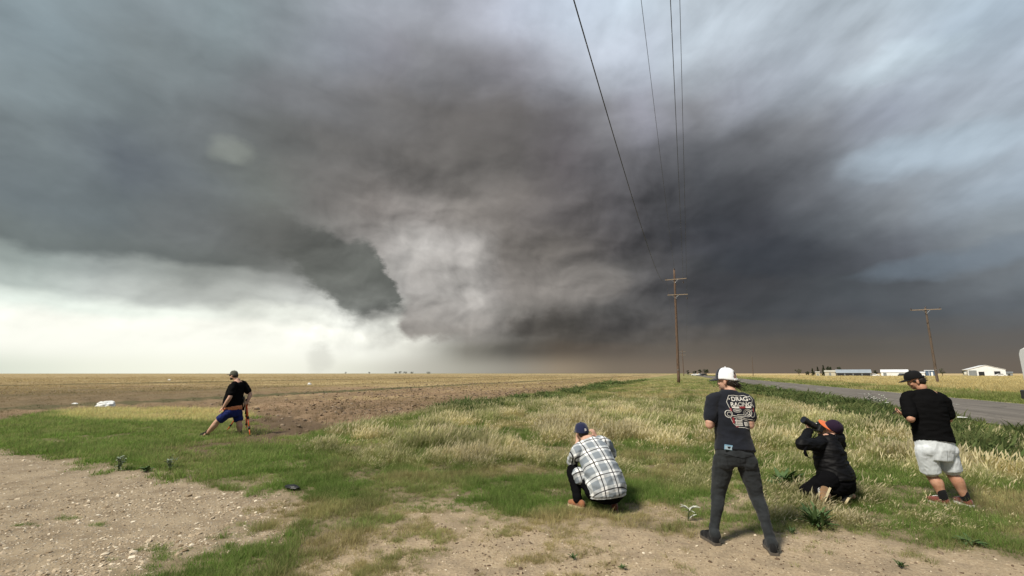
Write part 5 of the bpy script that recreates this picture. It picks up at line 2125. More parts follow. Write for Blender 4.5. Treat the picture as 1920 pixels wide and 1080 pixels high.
# ------------------------------------------------------------------ the woman in the white mesh cap, centre right
def woman_standing():
    O = Vector((*G(1386, 1028), 0))
    O.z = 0
    z0 = hz(O.x, O.y)
    root = empty('person', (O.x, O.y, O.z), 0, 'person standing in a white mesh cap, dark racing print t-shirt and grey black jeans', 'person')
    Y = 4.98
    lat = V(1, -.06, 0).normalized()
    P = lambda px, py, y=Y: at(px, py, y)
    hipL, hipR = P(1357, 862, 4.97), P(1399, 864, 4.93)
    kneL, kneR = P(1346, 928, 5.03), P(1419, 932, 4.90)
    ankL, ankR = P(1338, 995, 4.93), P(1445, 1012, 4.72)
    heelL, toeL = Vector((*G(1346, 1024), 0)), Vector((*G(1313, 1003), 0))
    heelR, toeR = Vector((*G(1453, 1043), 0)), Vector((*G(1430, 1014), 0))
    for v in (heelL, toeL, heelR, toeR):
        v.z = hz(v.x, v.y) + .001
    toeL = heelL + (toeL - heelL).normalized() * .285
    toeR = heelR + (toeR - heelR).normalized() * .285
    shL, shR = P(1336, 751, 5.02), P(1401, 753, 4.98)
    elL, elR = P(1330, 797, 4.97), P(1407, 797, 4.95)
    wrL, wrR = P(1346, 782, 5.22), P(1398, 783, 5.20)
    neck = P(1370, 735, 5.04)
    head = P(1362, 713, 5.08)
    pel = P(1378, 850)
    fr = axes((-.72, .68, -.02))
    secs = [(P(1378, 872, 4.95), .125, .105, lat), (P(1378, 855, 4.95), .172, .120, lat), (P(1377, 838, 4.97), .170, .112, lat),
            (P(1373, 815, 4.99), .148, .100, lat), (P(1370, 790, 5.0), .155, .105, lat), (P(1369, 765, 5.02), .172, .108, lat),
            (P(1369, 748, 5.03), .165, .092, lat), (P(1370, 738, 5.04), .085, .065, lat)]
    # body: one skin from head to ankles
    m = MB()
    trunk(m, secs)
    headshape(m, head, fr, 1.0, neck)
    for s, h_, k_, a_ in ((-1, hipL, kneL, ankL), (1, hipR, kneR, ankR)):
        limb(m, *legpts(h_, k_, a_, (0, -1, 0), .95))
    for side, sh_, el_, wr_ in ((-1, shL, elL, wrL), (1, shR, elR, wrR)):
        limb(m, *smoothpath([sh_, sh_.lerp(el_, .5), el_, el_.lerp(wr_, .4), wr_], [.052, .046, .040, .038, .026], 3))
        hand(m, wr_, V(-side * .5, .6, .35), (-side, .1, -.1), side, .9)
    for h_, t_, a_ in ((heelL, toeL, ankL), (heelR, toeR, ankR)):
        limb(m, [a_, h_.lerp(t_, .25) + V(0, 0, .05), h_.lerp(t_, .75) + V(0, 0, .035)], [.036, .036, .028])
    knit('body', m, .0075, 4, SK_A, root, O)
    eyes(head, fr, .95, root, O)
    # jeans
    m = MB()
    trunk(m, [(secs[0][0], .135, .112, lat), (secs[1][0], .185, .134, lat), (secs[2][0], .180, .124, lat), (P(1376, 828, 4.98), .166, .116, lat)])
    for sg, h_ in ((-1, hipL), (1, hipR)):
        ell(m, h_ + V(sg * .0, -.045, -.015), (.092, .080, .095))
    for h_, k_, a_, hl in ((hipL, kneL, ankL, heelL), (hipR, kneR, ankR, heelR)):
        pts, rad = legpts(h_, k_, a_, (0, -1, 0), 1.0, .100, .067, .061, .047)
        limb(m, pts, rad)
        limb(m, [a_, a_.lerp(hl + V(0, 0, .06), .45)], [.047, .052])
    j = knit('jeans', m, .0075, 3, C_JEANS, root, O, folds=[(.0035, 9, 9, 15, 1.0, True), (.0025, 16, 16, 34, 5.0, False)])
    b = bvh_of(j)
    rt, up_, dn = V(1, 0, 0), V(0, 0, 1), V(0, 1, 0)
    pk = P(1378, 858) - O
    for cx in (-.085, .085):
        project(j, 'pocket_seam', [line2d([(cx - .06, .035), (cx - .055, -.06), (cx, -.085), (cx + .055, -.06), (cx + .06, .035)], .0035, True)], pk, rt, up_, dn, b, simple('seam_thread', (.012, .013, .014), .9), .0015)
    project(j, 'yoke_seam', [line2d([(-.16, .055), (0, .02), (.16, .055)], .003)], pk, rt, up_, dn, b, C_BLACK, .0015)
    # t-shirt
    m = MB()
    sh = [(P(1378, 846, 4.96), .192, .140, lat), (P(1377, 838, 4.97), .188, .136, lat), (P(1375, 822, 4.99), .172, .130, lat), (P(1372, 800, 5.0), .168, .126, lat),
          (P(1369, 772, 5.02), .182, .126, lat), (P(1369, 752, 5.03), .180, .110, lat), (P(1369.5, 741, 5.035), .128, .085, lat), (P(1370, 733.5, 5.045), .066, .064, lat)]
    trunk(m, sh)
    for sh_, el_ in ((shL, elL), (shR, elR)):
        limb(m, *smoothpath([sh_.lerp(neck, .3), sh_, sh_.lerp(el_, .35), sh_.lerp(el_, .66)], [.066, .068, .068, .070], 3))
    t = knit('t_shirt', m, .0075, 4, C_NAVYT, root, O, folds=[(.006, 6, 6, 9, 4.0, True), (.0035, 12, 12, 18, 8.0, False)])
    # the printed back
    W_ = simple('white_print', (0.62, 0.60, 0.56), .8, .15, 80)
    RD_ = simple('red_print', (0.24, 0.03, 0.035), .8, .15, 80)
    GY = simple('grey_print', (0.26, 0.25, 0.24), .8, .15, 80)
    b = bvh_of(t)
    o_ = P(1381, 770, 5.0) - O
    k = 1 / 189.0
    q = lambda x, y: ((x - 1381) * k, (770 - y) * k)
    tx = lambda s_, size, x, y, sx=1.0, bo=.0009: text2d(s_, size, *q(x, y), bold=bo, sx=sx)
    white = [tx('DRAG', .058, 1381.5, 750.2, 1.08, .0011), tx('RACING', .056, 1382.5, 760.2, 1.02, .0011)]
    white += [line2d([q(*p) for p in [(1360, 744), (1362, 740), (1372, 739.5), (1381, 741), (1392, 740), (1399, 743), (1403, 741), (1406, 748), (1403, 755), (1406, 762)]], .0045),
              line2d([q(*p) for p in [(1360, 744), (1356, 752), (1358, 760), (1360, 766)]], .0045),
              line2d([q(*p) for p in [(1358, 781), (1362, 792), (1370, 799), (1384, 800), (1393, 803), (1401, 797), (1405, 785)]], .0045)]
    white += [rect2d(*q(1364, 763.5), *q(1377.5, 760.8)), rect2d(*q(1391, 763.5), *q(1401, 760.8))]
    for sx_, sy_ in ((1361.8, 746.5), (1400.4, 747)):
        st5 = []
        for i in range(10):
            a = math.pi / 2 + i * math.pi / 5
            rr = .011 if i % 2 == 0 else .0045
            c0 = q(sx_, sy_)
            st5.append((c0[0] + rr * math.cos(a), c0[1] + rr * math.sin(a)))
        white.append((st5, [tuple(range(10))]))
    white += [ring2d(*q(1373, 768), .041, .019, .003), ring2d(*q(1373, 768), .031, .012, .0025), rect2d(*q(1369, 768.6), *q(1377, 767.4))]
    white += [ring2d(*q(1356, 774.5), .034, .036, .005, rot=.4), ring2d(*q(1357, 775), .019, .021, .004, rot=.4)]
    white += [ring2d(*q(1393, 773), .042, .038, .004), ring2d(*q(1393, 773), .026, .024, .004), ring2d(*q(1402, 774), .022, .036, .0035),
              line2d([q(1388, 769), q(1398, 778)], .003), line2d([q(1388, 778), q(1398, 768)], .003)]
    white += [line2d([q(*p) for p in [(1362, 777), (1374, 779), (1388, 784), (1402, 786)]], .006), line2d([q(*p) for p in [(1364, 780.5), (1376, 783), (1396, 789)]], .0045),
              line2d([q(1371, 776), q(1386, 776.5)], .006), line2d([q(1376, 779.5), q(1388, 780)], .005)]
    # worn lower lettering: two uneven blocks of strokes
    rr = random.Random(4)
    for (x0, x1, y0, y1, rowsn) in ((1366, 1380.5, 785, 797, 4), (1383.5, 1391.5, 789.5, 797.5, 3), (1393.5, 1401.5, 790, 798, 3)):
        for i in range(rowsn):
            yy = y0 + (y1 - y0) * (i + .5) / rowsn
            x = x0 + rr.uniform(0, 1)
            while x < x1:
                w = rr.uniform(1.2, 3.4)
                white.append(rect2d(*q(x, yy + 1.15), *q(min(x + w, x1), yy - 1.15)))
                x += w + .55
    white.append(ring2d(*q(1374, 784), .030, .014, .0035))
    project(t, 'print', white, o_, V(1, 0, 0), V(.02, 0, 1).normalized(), V(0, 1, 0), b, W_)
    red = [rect2d(*q(1378, 764), *q(1390.5, 760.6)), rect2d(*q(1359, 769.5), *q(1362.5, 763.5)), rect2d(*q(1361, 792), *q(1365, 781)), rect2d(*q(1403.5, 771), *q(1405.5, 763)), rect2d(*q(1366, 799), *q(1372, 797.6))]
    project(t, 'red_print', red, o_, V(1, 0, 0), V(.02, 0, 1).normalized(), V(0, 1, 0), b, RD_, .003)
    # hair through the back of the cap, ends blown to the right
    r, f, u = fr
    hb = [(head - f * .052 - u * .018, (.072, .056, .062), fr), (head - f * .078 - u * .030, (.040, .038, .045), fr), (head - u * .035 - f * .045, (.070, .045, .040), fr)]
    strands = []
    rs = random.Random(2)
    for i in range(46):
        b0 = head - f * (.085 + rs.uniform(-.02, .02)) - u * rs.uniform(-.01, .06) + r * rs.gauss(0, .022)
        dr = (-f * rs.uniform(.3, 1.0) - u * rs.uniform(.1, 1.0) + r * rs.gauss(.1, .4)).normalized() * rs.uniform(.04, .085)
        strands.append(([b0, b0 + dr * .6, b0 + dr + V(.012, 0, rs.uniform(-.02, .006))], .0045))
    hairmass(root, O, hb, C_HAIRD, strands)
    cap(root, O, head, fr, 1.05, [C_CAPD, C_CAPW], C_CAPD, True, .012, 2, .068, .22, .118)
    shoe(root, O, heelL, toeL, C_SHOEB, C_SOLEB, ankL + V(0, 0, -.02), .047, lace=C_SHOEB)
    shoe(root, O, heelR, toeR, C_SHOEB, C_SOLEB, ankR + V(0, 0, -.02), .047, lace=C_SHOEB)
    # the blue phone in the back pocket is a thing of its own
    pc = P(1366, 838.5, 4.84)
    hit = bvh_of(t).ray_cast(pc - O - V(0, .5, 0), V(0, 1, 0), 2)
    hy = (hit[0].y + O.y) if hit[0] is not None else 4.83
    pc = at(1366, 839, hy - .012)
    ph = empty('phone', pc, 0, 'phone in a pale blue case tucked in the back pocket of the jeans', 'phone')
    rot = Matrix.Rotation(.14, 3, 'Y')
    m = MB()
    m.box((0, 0, 0), (.084, .009, .050), rot)
    m.build('case', simple('pale_blue_case', (0.20, 0.36, 0.50), .4, .1, 60), ph, bevel=.006)
    m = MB()
    m.box(rot @ V(0, -.0055, -.004), (.066, .003, .034), rot)
    m.build('case_panel', simple('light_case_panel', (0.42, 0.55, 0.64), .4, .1, 60), ph, bevel=.002)
    m = MB()
    ell(m, V(.002, -.008, .0), (.013, .003, .010))
    ell(m, V(-.008, -.008, .006), (.006, .003, .005))
    ell(m, V(.012, -.008, .006), (.006, .003, .005))
    m.build('dark_mark', M_BLKPL, ph, True)
    return root


woman_standing()


# ------------------------------------------------------------------ the man in the black t-shirt and grey shorts, right
def man_standing():
    O = Vector((*G(1792, 950), 0))
    root = empty('person', tuple(O), 0, 'person in a black cap, black t-shirt and light grey shorts standing in the verge grass', 'person')
    lat = V(.97, -.24, 0).normalized()
    Y = 6.25
    P = lambda px, py, y=Y: at(px, py, y)
    hipL, hipR = P(1734, 845, 6.25), P(1776, 845, 6.22)
    kneL, kneR = P(1748, 893, 6.30), P(1786, 890, 6.25)
    ankL, ankR = P(1770, 938, 6.22), P(1811, 936, 6.20)
    heelL = V(ankL.x + .02, ankL.y - .05, hz(ankL.x, ankL.y) + .002)
    heelR = V(ankR.x + .01, ankR.y - .05, hz(ankR.x, ankR.y) + .002)
    toeL = heelL + V(-.06, .27, 0)
    toeR = heelR + V(.05, .27, 0)
    ankL.z = max(ankL.z, heelL.z + .09)
    ankR.z = max(ankR.z, heelR.z + .09)
    shL, shR = P(1701, 749, 6.33), P(1769, 753, 6.22)
    elL, elR = P(1708, 785, 6.20), P(1778, 786, 6.25)
    wrL, wrR = P(1699, 779, 6.42), P(1742, 786, 6.50)
    neck = P(1728, 727, 6.30)
    head = P(1716, 713, 6.34)
    fr = axes((-.80, .52, -.30), (-.22, .06, 1))
    secs = [(P(1756, 862, 6.24), .14, .115, lat), (P(1754, 842, 6.24), .185, .138, lat), (P(1750, 822, 6.25), .188, .138, lat), (P(1744, 796, 6.26), .180, .135, lat),
            (P(1738, 770, 6.27), .200, .135, lat), (P(1735, 748, 6.28), .200, .115, lat), (P(1730, 733, 6.29), .10, .075, lat)]
    m = MB()
    trunk(m, secs)
    headshape(m, head, fr, 1.0, neck)
    for h_, k_, a_ in ((hipL, kneL, ankL), (hipR, kneR, ankR)):
        limb(m, *legpts(h_, k_, a_, (.2, -1, 0), 1.0, .098, .062, .070, .040))
    for h_, t_, a_ in ((heelL, toeL, ankL), (heelR, toeR, ankR)):
        limb(m, [a_, h_.lerp(t_, .25) + V(0, 0, .05), h_.lerp(t_, .75) + V(0, 0, .035)], [.038, .036, .028])
    for side, sh_, el_, wr_, hd in ((-1, shL, elL, wrL, (-.25, .8, .25)), (1, shR, elR, wrR, (-.75, .5, .1))):
        limb(m, *smoothpath([sh_, sh_.lerp(el_, .5), el_, el_.lerp(wr_, .4), wr_], [.060, .056, .047, .046, .031], 3))
        hand(m, wr_, hd, (.3, .2, .8) if side < 0 else (.1, .5, .8), side, .7, 1.05)
    knit('body', m, .0085, 4, SK_B, root, O)
    eyes(head, fr, 1.0, root, O)
    m = MB()
    sh = [(P(1752, 829, 6.24), .212, .165, lat), (P(1750, 820, 6.25), .206, .162, lat), (P(1744, 796, 6.26), .198, .156, lat), (P(1738, 770, 6.27), .214, .152, lat),
          (P(1735, 750, 6.28), .216, .132, lat), (P(1731.5, 739, 6.29), .150, .10, lat), (P(1729, 730.5, 6.30), .075, .070, lat)]
    trunk(m, sh)
    for sh_, el_ in ((shL, elL), (shR, elR)):
        limb(m, *smoothpath([sh_.lerp(neck, .3), sh_, sh_.lerp(el_, .4), sh_.lerp(el_, .74)], [.078, .080, .080, .082], 3))
    knit('t_shirt', m, .0085, 4, C_BLACK, root, O, folds=[(.006, 4, 4, 12, 14.0, True), (.003, 12, 12, 20, 8.0, False)])
    m = MB()
    trunk(m, [(secs[0][0], .160, .125, lat), (secs[1][0], .202, .150, lat), (secs[2][0], .203, .150, lat)])
    for h_, k_, sg in ((hipL, kneL, -1), (hipR, kneR, 1)):
        ell(m, h_ + V(0, -.045, .01), (.088, .08, .09))
        limb(m, *smoothpath([h_, h_.lerp(k_, .4), h_.lerp(k_, .70)], [.104, .106, .104], 3))
        m.tube([h_.lerp(k_, .4), h_.lerp(k_, .82)], [.106, .108], 18)
    s_ = knit('shorts', m, .0085, 3, C_SHORT, root, O, folds=[(.0035, 14, 14, 9, 2.0, True), (.002, 24, 24, 14, 5.0, False)])
    b = bvh_of(s_)
    project(s_, 'seam', [line2d([(0, .06), (.004, -.10)], .004), line2d([(.06, .03), (.14, .02)], .004)], P(1756, 850, 6.24) - O, V(1, 0, 0), V(0, 0, 1), V(0, 1, 0), b, simple('grey_seam', (.22, .24, .26), .9), .002)
    r, f, u = fr
    hairmass(root, O, [(head - f * .045 - u * .012, (.079, .062, .066), fr), (head - f * .060 - u * .035, (.066, .044, .045), fr), (head + f * .01 - u * .002, (.082, .045, .028), fr)], C_HAIRD,
             [([head - f * .10 + r * x + u * z_, head - f * .125 + r * x * 1.2 + u * (z_ - .02)], .006) for x, z_ in ((-.04, .02), (0, .03), (.04, .02), (-.02, -.02), (.03, -.03), (.05, 0), (-.05, 0))])
    cap(root, O, head, fr, 1.02, [C_CAPB, C_CAPB], C_CAPB, True, .028, 2, .072, .12, .100)
    acc = cloth('sneaker_pattern', (0.16, 0.045, 0.035), .7, var=.5)
    for h_, t_, a_ in ((heelL, toeL, ankL), (heelR, toeR, ankR)):
        shoe(root, O, h_, t_, acc, C_SOLEW, a_ + V(0, 0, -.03), .054, lace=C_SOCKW)
        m = MB()
        limb(m, [h_.lerp(t_, .22) + V(0, 0, .06), a_, a_ + V(-.01, .005, .075)], [.042, .047, .049])
        knit('sock', m, .007, 2, C_SOCKB, root, O)
    # phone in the hands, a thing of its own
    p = wrL + V(-.015, .13, .035)
    ph = empty('phone', p, .5, 'black phone held at chest height by the person in grey shorts', 'phone')
    rot = Matrix.Rotation(-.7, 3, 'X')
    m = MB()
    m.box((0, 0, 0), (.150, .074, .009), rot)
    m.build('case', M_PHONE, ph, bevel=.006)
    m = MB()
    m.box(rot @ V(0, 0, .0052), (.140, .066, .002), rot)
    m.build('screen', M_LENS, ph)
    return root


man_standing()


# ------------------------------------------------------------------ the crouching person in the plaid shirt
def person_crouching():
    O = Vector((*G(1118, 952), 0))
    root = empty('person', tuple(O), 0, 'person crouching in a grey and white plaid shirt and navy cap, hands at the face', 'person')
    P = at
    lat = V(.88, .26, .36).normalized()
    latp = V(.95, .22, .12).normalized()
    secs = [(P(1136, 925, 6.00), .15, .13, latp), (P(1137, 912, 5.98), .205, .165, latp), (P(1131, 893, 6.02), .200, .15, (lat + latp).normalized()), (P(1121, 868, 6.12), .185, .14, lat),
            (P(1111, 846, 6.24), .195, .13, lat), (P(1104, 831, 6.32), .13, .09, lat), (P(1099, 822, 6.38), .07, .065, lat)]
    neck = P(1098, 823, 6.40)
    head = P(1091, 809, 6.46)
    fr = axes((-.28, 1, -.05), (-.12, .06, 1))
    hipL, hipR = P(1117, 915, 6.02), P(1155, 910, 6.08)
    kneL, kneR = P(1074, 882, 6.34), P(1150, 884, 6.58)
    ankL, ankR = P(1083, 936, 6.10), P(1149, 940, 6.08)
    shL, shR = P(1082, 849, 6.20), P(1134, 832, 6.36)
    elL, elR = P(1073, 866, 6.42), P(1146, 851, 6.52)
    wrL, wrR = P(1083, 829, 6.60), P(1118, 819, 6.62)
    m = MB()
    trunk(m, secs)
    headshape(m, head, fr, 1.0, neck)
    for h_, k_, a_ in ((hipL, kneL, ankL), (hipR, kneR, ankR)):
        limb(m, *legpts(h_, k_, a_, (.1, -1, 0), 1.0, .09, .056, .058, .038))
        limb(m, [a_, a_ + V(0, .05, -.04)], [.038, .034])
    for side, sh_, el_, wr_, hd in ((-1, shL, elL, wrL, (.12, .2, .95)), (1, shR, elR, wrR, (-.45, .15, .8))):
        limb(m, *smoothpath([sh_, sh_.lerp(el_, .5), el_, el_.lerp(wr_, .4), wr_], [.056, .050, .043, .041, .028], 3))
        hand(m, wr_, hd, (-side * .6, .6, 0), side, .75, 1.0)
    knit('body', m, .0085, 4, SK_A, root, O)
    eyes(head, fr, 1.0, root, O)
    m = MB()
    trunk(m, [(P(1136, 936, 6.02), .14, .12, latp), (P(1137, 924, 6.00), .225, .175, latp), (P(1136, 909, 6.00), .200, .155, latp), (P(1132, 896, 6.03), .17, .13, latp)])
    ell(m, P(1117, 920, 6.0), (.14, .13, .12))
    ell(m, P(1150, 925, 6.04), (.12, .12, .10))
    for h_, k_, a_ in ((hipL, kneL, ankL), (hipR, kneR, ankR)):
        limb(m, *legpts(h_, k_, a_, (.1, -1, 0), 1.0, .115, .080, .078, .056))
    knit('trousers', m, .009, 3, C_BPANT, root, O, folds=[(.005, 8, 8, 14, 1.0, True)])
    # plaid shirt
    m = MB()
    sh = [(P(1138, 923, 5.985), .235, .19, latp), (P(1136, 910, 5.985), .240, .19, latp), (P(1131, 893, 6.02), .228, .18, (lat + latp).normalized()), (P(1121, 868, 6.12), .205, .165, lat),
          (P(1112, 848, 6.24), .205, .150, lat), (P(1105, 834, 6.32), .150, .11, lat), (P(1100, 825, 6.38), .075, .070, lat)]
    trunk(m, sh)
    for sh_, el_, wr_ in ((shL, elL, wrL), (shR, elR, wrR)):
        limb(m, *smoothpath([sh_.lerp(neck, .3), sh_, sh_.lerp(el_, .5), el_, el_.lerp(wr_, .42)], [.080, .082, .078, .072, .060], 3))
    ell(m, P(1086, 893, 6.12), (.085, .07, .12), (V(.9, 0, .3), V(0, 1, 0), V(-.3, 0, .9)))
    s_ = knit('plaid_shirt', m, .0085, 4, None, root, O, folds=[(.009, 5, 5, 9, 6.0, True), (.004, 14, 14, 18, 2.0, False)])
    me = s_.data
    n = len(me.vertices)
    co = np.empty(n * 3, np.float32)
    me.vertices.foreach_get('co', co)
    co = co.reshape(-1, 3)
    sp = (secs[4][0] - secs[1][0]).normalized()
    l2 = (lat - sp * lat.dot(sp)).normalized()
    c0 = secs[3][0] - O
    uu = (co - np.array(c0)) @ np.array(l2)
    vv = (co - np.array(c0)) @ np.array(sp)
    for nm, arr in (('pu', uu + .02 * np.sin(vv * 5)), ('pv', vv)):
        a_ = me.attributes.new(nm, 'FLOAT', 'POINT')
        a_.data.foreach_set('value', arr.astype(np.float32))
    mt, g_, b, _ = newmat('plaid_flannel')

    def band(nm, per, off):
        f_ = g_.math('FRACT', g_.math('ADD', g_.math('DIVIDE', g_.attr(nm), per), off))
        d = g_.math('ABSOLUTE', g_.math('SUBTRACT', f_, .5))           # 0 mid cell .. .5 at the line
        line = g_.sstep(d, .456, .470)
        wh = g_.sstep(d, .262, .278)
        thin = g_.math('MULTIPLY', g_.sstep(d, .05, .06), 0.0)
        return line, wh
    lu, wu = band('pu', .165, .62)
    lv, wv = band('pv', .170, .30)
    w = g_.math('MULTIPLY', g_.math('ADD', wu, wv), .5)
    c = g_.ramp(w, [(0, (0.215, 0.245, 0.280)), (.5, (0.43, 0.455, 0.48)), (1, (0.80, 0.81, 0.82))])
    ln = g_.math('MAXIMUM', lu, g_.math('MULTIPLY', lv, .92))
    co_ = g_.n.new('ShaderNodeTexCoord').outputs['Object']
    tw = g_.mapr(g_.noise(co_, 160, 3, .6), .3, .7, .88, 1.1)
    c = g_.mix(ln, c, (0.020, 0.018, 0.022))
    g_.l.new(g_.vmath('MULTIPLY', c, g_.comb(tw, tw, tw)), b.inputs['Base Color'])
    b.inputs['Roughness'].default_value = .9
    b.inputs['Specular IOR Level'].default_value = .15
    me.materials.clear()
    me.materials.append(mt)
    # pale undershirt showing below the hem
    m = MB()
    trunk(m, [(P(1139, 930, 5.985), .232, .188, latp), (P(1137, 915, 5.99), .215, .172, latp)])
    knit('undershirt', m, .009, 3, cloth('pale_grey_cotton', (.48, .50, .52)), root, O)
    r, f, u = fr
    hairmass(root, O, [(head - f * .050 - u * .030, (.070, .045, .045), fr)], C_HAIRD)
    cp = cap(root, O, head, fr, 1.06, [C_CAPN, C_CAPN], C_CAPN, False, .000, 2, .070, .15, .112)
    em = head - f * .113 + u * .030 - O
    m = MB()
    m.box(em, (.008, .006, .034))
    m.box(em + V(.006, 0, -.010), (.022, .006, .007))
    m.box(em + V(.012, 0, .002), (.006, .006, .018))
    m.build('emblem', simple('white_embroidery', (.7, .7, .7), .8), cp)
    hl, tl = Vector((*G(1096, 957), 0)), Vector((*G(1061, 945), 0))
    hr_, tr = Vector((*G(1153, 962), 0)), Vector((*G(1150, 944), 0))
    for v in (hl, tl, hr_, tr):
        v.z = hz(v.x, v.y) + .002
    tl = hl + (tl - hl).normalized() * .285
    tr = hr_ + (tr - hr_).normalized() * .285
    shoe(root, O, hl, tl, C_SHOET, C_SOLET, ankL, .054, hgt=.10, name='boot', lace=C_SHOER)
    shoe(root, O, hr_, tr, C_SHOER, C_SOLEB, ankR, .054, hgt=.10, name='boot', lace=C_SHOER, lab='darker red brown boot')


person_crouching()


# ------------------------------------------------------------------ the kneeling photographer in black
def person_kneeling():
    O = Vector((*G(1556, 942), 0))
    root = empty('person', tuple(O), 0, 'kneeling person in a black hooded jacket and orange brimmed cap, aiming a camera', 'person')
    P = at
    lat = V(.72, .62, .0).normalized()
    secs = [(P(1572, 915, 6.33), .13, .13, lat), (P(1570, 902, 6.34), .185, .165, lat), (P(1563, 884, 6.37), .175, .145, lat), (P(1556, 862, 6.40), .170, .135, lat),
            (P(1554, 843, 6.42), .185, .135, lat), (P(1556, 828, 6.44), .155, .105, lat), (P(1560, 819, 6.46), .075, .07, lat)]
    neck = P(1561, 819, 6.47)
    head = P(1561, 805, 6.50)
    fr = axes((-.86, .28, .22), (.18, -.55, 1))
    hipL, hipR = P(1556, 900, 6.24), P(1584, 896, 6.48)
    kneL, kneR = P(1512, 921, 6.38), P(1545, 922, 6.85)
    ankL, ankR = P(1543, 924, 6.16), P(1590, 926, 6.36)
    shL, shR = P(1530, 834, 6.30), P(1573, 834, 6.58)
    elL, elR = P(1503, 833, 6.22), P(1552, 842, 6.84)
    wrL, wrR = P(1518, 806, 6.50), P(1541, 815, 6.72)
    m = MB()
    trunk(m, secs)
    headshape(m, head, fr, 1.0, neck)
    for h_, k_, a_ in ((hipL, kneL, ankL), (hipR, kneR, ankR)):
        limb(m, *legpts(h_, k_, a_, (0, 0, .3), 1.0, .09, .056, .055, .036))
        limb(m, [a_, a_ + V(.04, -.03, -.02)], [.036, .034])
    for side, sh_, el_, wr_, hd, nn in ((-1, shL, elL, wrL, (-.05, .35, .6), (.3, -.3, .5)), (1, shR, elR, wrR, (-.5, -.1, .8), (-.6, -.7, .2))):
        limb(m, *smoothpath([sh_, sh_.lerp(el_, .5), el_, el_.lerp(wr_, .4), wr_], [.056, .050, .043, .041, .028], 3))
        hand(m, wr_, hd, nn, side, .8, .95)
    knit('body', m, .0085, 4, SK_A, root, O)
    eyes(head, fr, 1.0, root, O)
    m = MB()
    trunk(m, [(P(1573, 920, 6.33), .13, .13, lat), (P(1572, 906, 6.33), .205, .185, lat), (P(1566, 890, 6.36), .19, .165, lat)])
    ell(m, P(1578, 908, 6.33), (.16, .16, .14))
    ell(m, P(1562, 912, 6.28), (.14, .14, .12))
    for h_, k_, a_ in ((hipL, kneL, ankL), (hipR, kneR, ankR)):
        limb(m, *legpts(h_, k_, a_, (0, 0, .4), 1.0, .120, .080, .078, .054))
    knit('trousers', m, .009, 3, C_BPANT, root, O, folds=[(.006, 9, 9, 12, 1.0, True)])
    m = MB()
    sh = [(P(1569, 899, 6.345), .228, .205, lat), (P(1566, 889, 6.355), .226, .205, lat), (P(1558, 866, 6.39), .212, .185, lat), (P(1555, 845, 6.42), .216, .180, lat),
          (P(1556, 830, 6.44), .170, .125, lat), (P(1560, 821, 6.46), .085, .085, lat)]
    trunk(m, sh)
    for sh_, el_, wr_ in ((shL, elL, wrL), (shR, elR, wrR)):
        limb(m, *smoothpath([sh_.lerp(neck, .3), sh_, sh_.lerp(el_, .5), el_, el_.lerp(wr_, .45), el_.lerp(wr_, .93)], [.080, .082, .074, .070, .058, .048], 3))
    ell(m, P(1568, 823, 6.44), (.105, .09, .06))            # the hood lying on the shoulders
    ell(m, P(1576, 819, 6.46), (.06, .06, .05))
    knit('hooded_jacket', m, .0085, 3, C_JACKET, root, O, folds=[(.008, 5, 5, 16, 3.0, True), (.004, 14, 14, 26, 9.0, False)])
    r, f, u = fr
    hairmass(root, O, [(head - f * .045 - u * .03, (.074, .055, .060), fr)], C_HAIRB)
    cp = cap(root, O, head, axes((-.86, .12, .36), (.22, -.80, .85)), 1.08, [C_CAPM, C_CAPM], C_ORANGE, False, .030, 2, .085, -.05, .095, blabel='bright orange brim')
    m = MB()
    for k in range(6):
        a = math.pi * (.55 + .18 * k)
        p0 = head + r * math.sin(a) * .095 + f * math.cos(a) * .115 + u * .03 - O
        m.tube([p0, p0 * 1 + (head - O + u * .115 - p0) * .5 + (p0 - (head - O)) * .18], .0035, 5)
    m.build('stitching', cloth('maroon_thread', (.13, .015, .03)), cp)
    # shoes: toes dug in, soles turned to the right
    hl, tl = P(1557, 919, 6.17), P(1547, 943, 5.98)
    shoe(root, O, hl, tl, C_SHOEK, C_SOLET, ankL, .050, name='shoe', up=(-.95, .3, .3), lace=C_SOCKW)
    hr2, tr2 = P(1600, 929, 6.34), P(1588, 944, 6.16)
    shoe(root, O, hr2, tr2, C_SHOEB, C_SOLET, ankR, .050, name='shoe', up=(-.9, .3, .35), lace=C_SHOEB, lab='black shoe with tan sole')
    m = MB()
    limb(m, [ankL.lerp(kneL, .05), ankL.lerp(kneL, .22)], [.043, .046])
    m2 = ankL.lerp(hl, .2)
    knit('sock', m, .007, 2, C_SOCKW, root, O)
    # the camera with its long lens and strap
    cb = P(1534, 803, 6.52)
    ax = (P(1505, 786, 6.50) - cb).normalized()
    cr = axes(ax, (.35, 0, 1))
    cam_o = empty('camera', cb, 0, 'black camera with a long zoom lens raised to the eye by the kneeling person', 'camera')
    m = MB()
    rm = Matrix((cr[0], cr[1], cr[2])).transposed()
    m.box(V(0, 0, 0), (.145, .070, .100), rm)
    m.build('camera_body', M_BLKPL, cam_o, bevel=.014)
    m = MB()
    m.box(cr[2] * .062 + cr[1] * .005, (.055, .075, .040), rm)
    m.build('viewfinder_hump', M_BLKPL, cam_o, bevel=.010)
    m = MB()
    m.tube([cr[1] * a for a in (.02, .06, .061, .12, .121, .175, .176, .235)], [.040, .040, .043, .043, .040, .041, .047, .050], 28)
    ln = m.build('lens', M_BLKPL, cam_o, True)
    e = ln.modifiers.new('e', 'EDGE_SPLIT')
    e.split_angle = R(35)
    m = MB()
    m.tube([cr[1] * .2352, cr[1] * .2368], [.045, .044], 28)
    m.build('front_glass', M_LENS, ln)
    m = MB()
    m.box(cr[2] * .045 + cr[1] * .05 - cr[0] * .0, (.026, .004, .010), rm)
    m.build('white_badge', C_SOCKW, cam_o)
